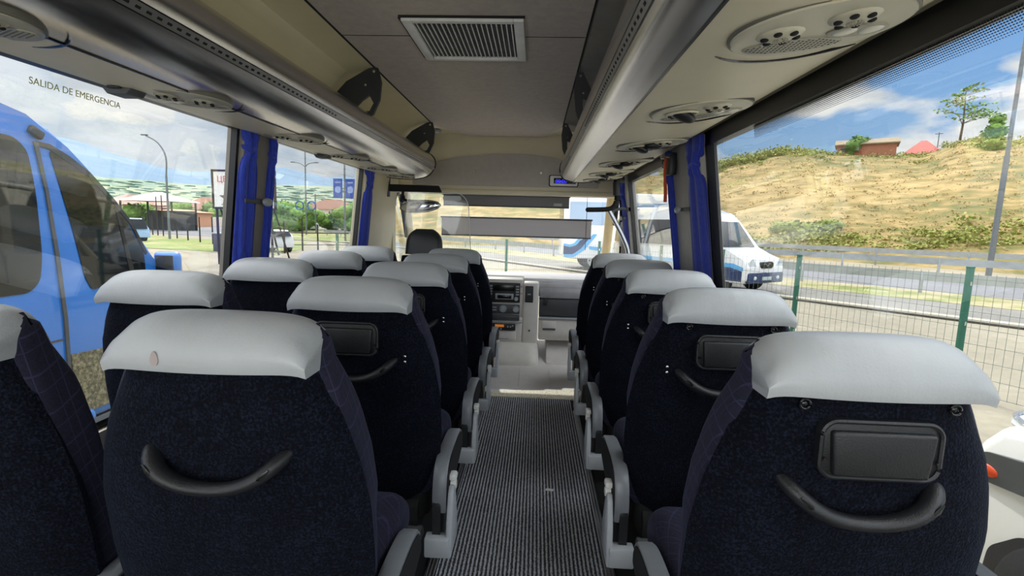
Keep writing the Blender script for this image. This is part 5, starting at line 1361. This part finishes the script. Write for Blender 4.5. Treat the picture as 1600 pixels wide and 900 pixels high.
# far valley, slopes and mountain ridge
def farmat(name, stops, sc, sc2):
    t = MT(name); t.bsdf((.3, .4, .2), .95)
    a = t.noise(sc, 6, rough=.65); c = t.noise(sc2, 3)
    f = t.math('ADD', t.math('MULTIPLY', a.outputs['Fac'], .6), t.math('MULTIPLY', c.outputs['Fac'], .4))
    t.l(t.ramp(f, [(p, lin(c)) for p, c in stops]), t.p.inputs['Base Color']); return t.m
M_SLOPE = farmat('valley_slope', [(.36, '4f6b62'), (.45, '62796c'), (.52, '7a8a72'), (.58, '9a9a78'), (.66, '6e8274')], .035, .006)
M_MOUNT = farmat('haze_blue_mountain', [(.35, '566f84'), (.6, '688095')], .004, .001)  # distance haze put into the base colour as a blue tint
ELEV = [(-80, .07), (-50, .062), (-44, .058), (-41, .055), (-37.6, .052), (-35, .052), (-32, .054), (-27, .062), (-23.7, .060), (-19.8, .058), (-15, .055), (-8, .05)]
b = B(); rows = []
for i in range(40):
    r = 165 * (2600 / 165) ** (i / 39); row = []
    for k in range(120):
        az = -88 + 84 * k / 119; a = math.radians(az); u = math.log(r / 165) / math.log(2600 / 165)
        el = -.012 + (lerp(ELEV, az) + .012) * u ** 1.1 + mnoise.noise(Vector((az * .12, u * 5, 2))) * .006 * u
        row.append((r * math.sin(a), r * math.cos(a), 1.27 + r * el - (.0 if i else 1.5)))
    rows.append(row)
b.loft(rows, cap=False, closed=False); struct(b.build('valley_slopes', M_SLOPE, ang=180), 'green and yellow valley slopes far away on the left', 'hills')
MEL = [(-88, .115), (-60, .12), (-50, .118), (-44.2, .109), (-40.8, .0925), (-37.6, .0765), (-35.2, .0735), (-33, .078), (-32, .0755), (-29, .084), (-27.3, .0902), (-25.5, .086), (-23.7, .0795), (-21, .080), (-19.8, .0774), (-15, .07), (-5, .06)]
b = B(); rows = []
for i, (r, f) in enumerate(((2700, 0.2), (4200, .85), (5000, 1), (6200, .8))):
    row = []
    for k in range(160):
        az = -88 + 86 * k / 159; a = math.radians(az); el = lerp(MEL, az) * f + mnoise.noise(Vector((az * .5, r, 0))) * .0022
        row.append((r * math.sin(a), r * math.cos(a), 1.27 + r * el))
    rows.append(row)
b.loft(rows, cap=False, closed=False); struct(b.build('mountain_ridge', M_MOUNT, ang=180), 'wooded mountain ridge coloured blue for haze on the left horizon', 'mountains')
# woods and hamlets scattered over the slopes
def slope_pt(az, u):
    r = 165 * (2600 / 165) ** u; a = math.radians(az); el = -.012 + (lerp(ELEV, az) + .012) * u ** 1.1 + mnoise.noise(Vector((az * .12, u * 5, 2))) * .006 * u
    return Vector((r * math.sin(a), r * math.cos(a), 1.27 + r * el)), r
rnd = random.Random(5); b = B()
for k in range(900):
    p, r = slope_pt(rnd.uniform(-46, -14), rnd.uniform(.03, .97) ** 1.2); s = r * rnd.uniform(.002, .005)
    b.blob(p, (s * 2.4, s * 2.4, s * .45), .4, 2, 1, k)
tag(b.build('slope_woods', speck('wood_green', [(.3, '456257'), (.6, '557262')], .05, bump=0), ang=180), 'dark green woods scattered over the far valley slopes', 'woods', kind='stuff')
b = B()
for k in range(420):
    az = rnd.uniform(-44, -15); u = rnd.uniform(.02, .42) ; p, r = slope_pt(az, u); s = rnd.uniform(4, 8)
    rz = Matrix.Rotation(rnd.uniform(0, 3), 3, 'Z')
    b.box(p + Vector((0, 0, s * .25)), (s * 1.6, s, s * .7), rot=rz)
    b2 = [(-s * .85, -s * .55), (s * .85, -s * .55), (s * .85, s * .55), (-s * .85, s * .55)]
    b.loft([[p + rz @ Vector((x, y, s * .6)) for x, y in b2], [p + rz @ Vector((x * .5, y * .02, s * .95)) for x, y in b2]])
tag(b.build('far_town_houses', speck('town_pink', [(.35, '9c7468'), (.5, 'c0a596'), (.65, 'd8d0c4')], .08, bump=0), smooth=False), 'small pinkish houses of the town spread over the far valley', 'houses', kind='stuff')
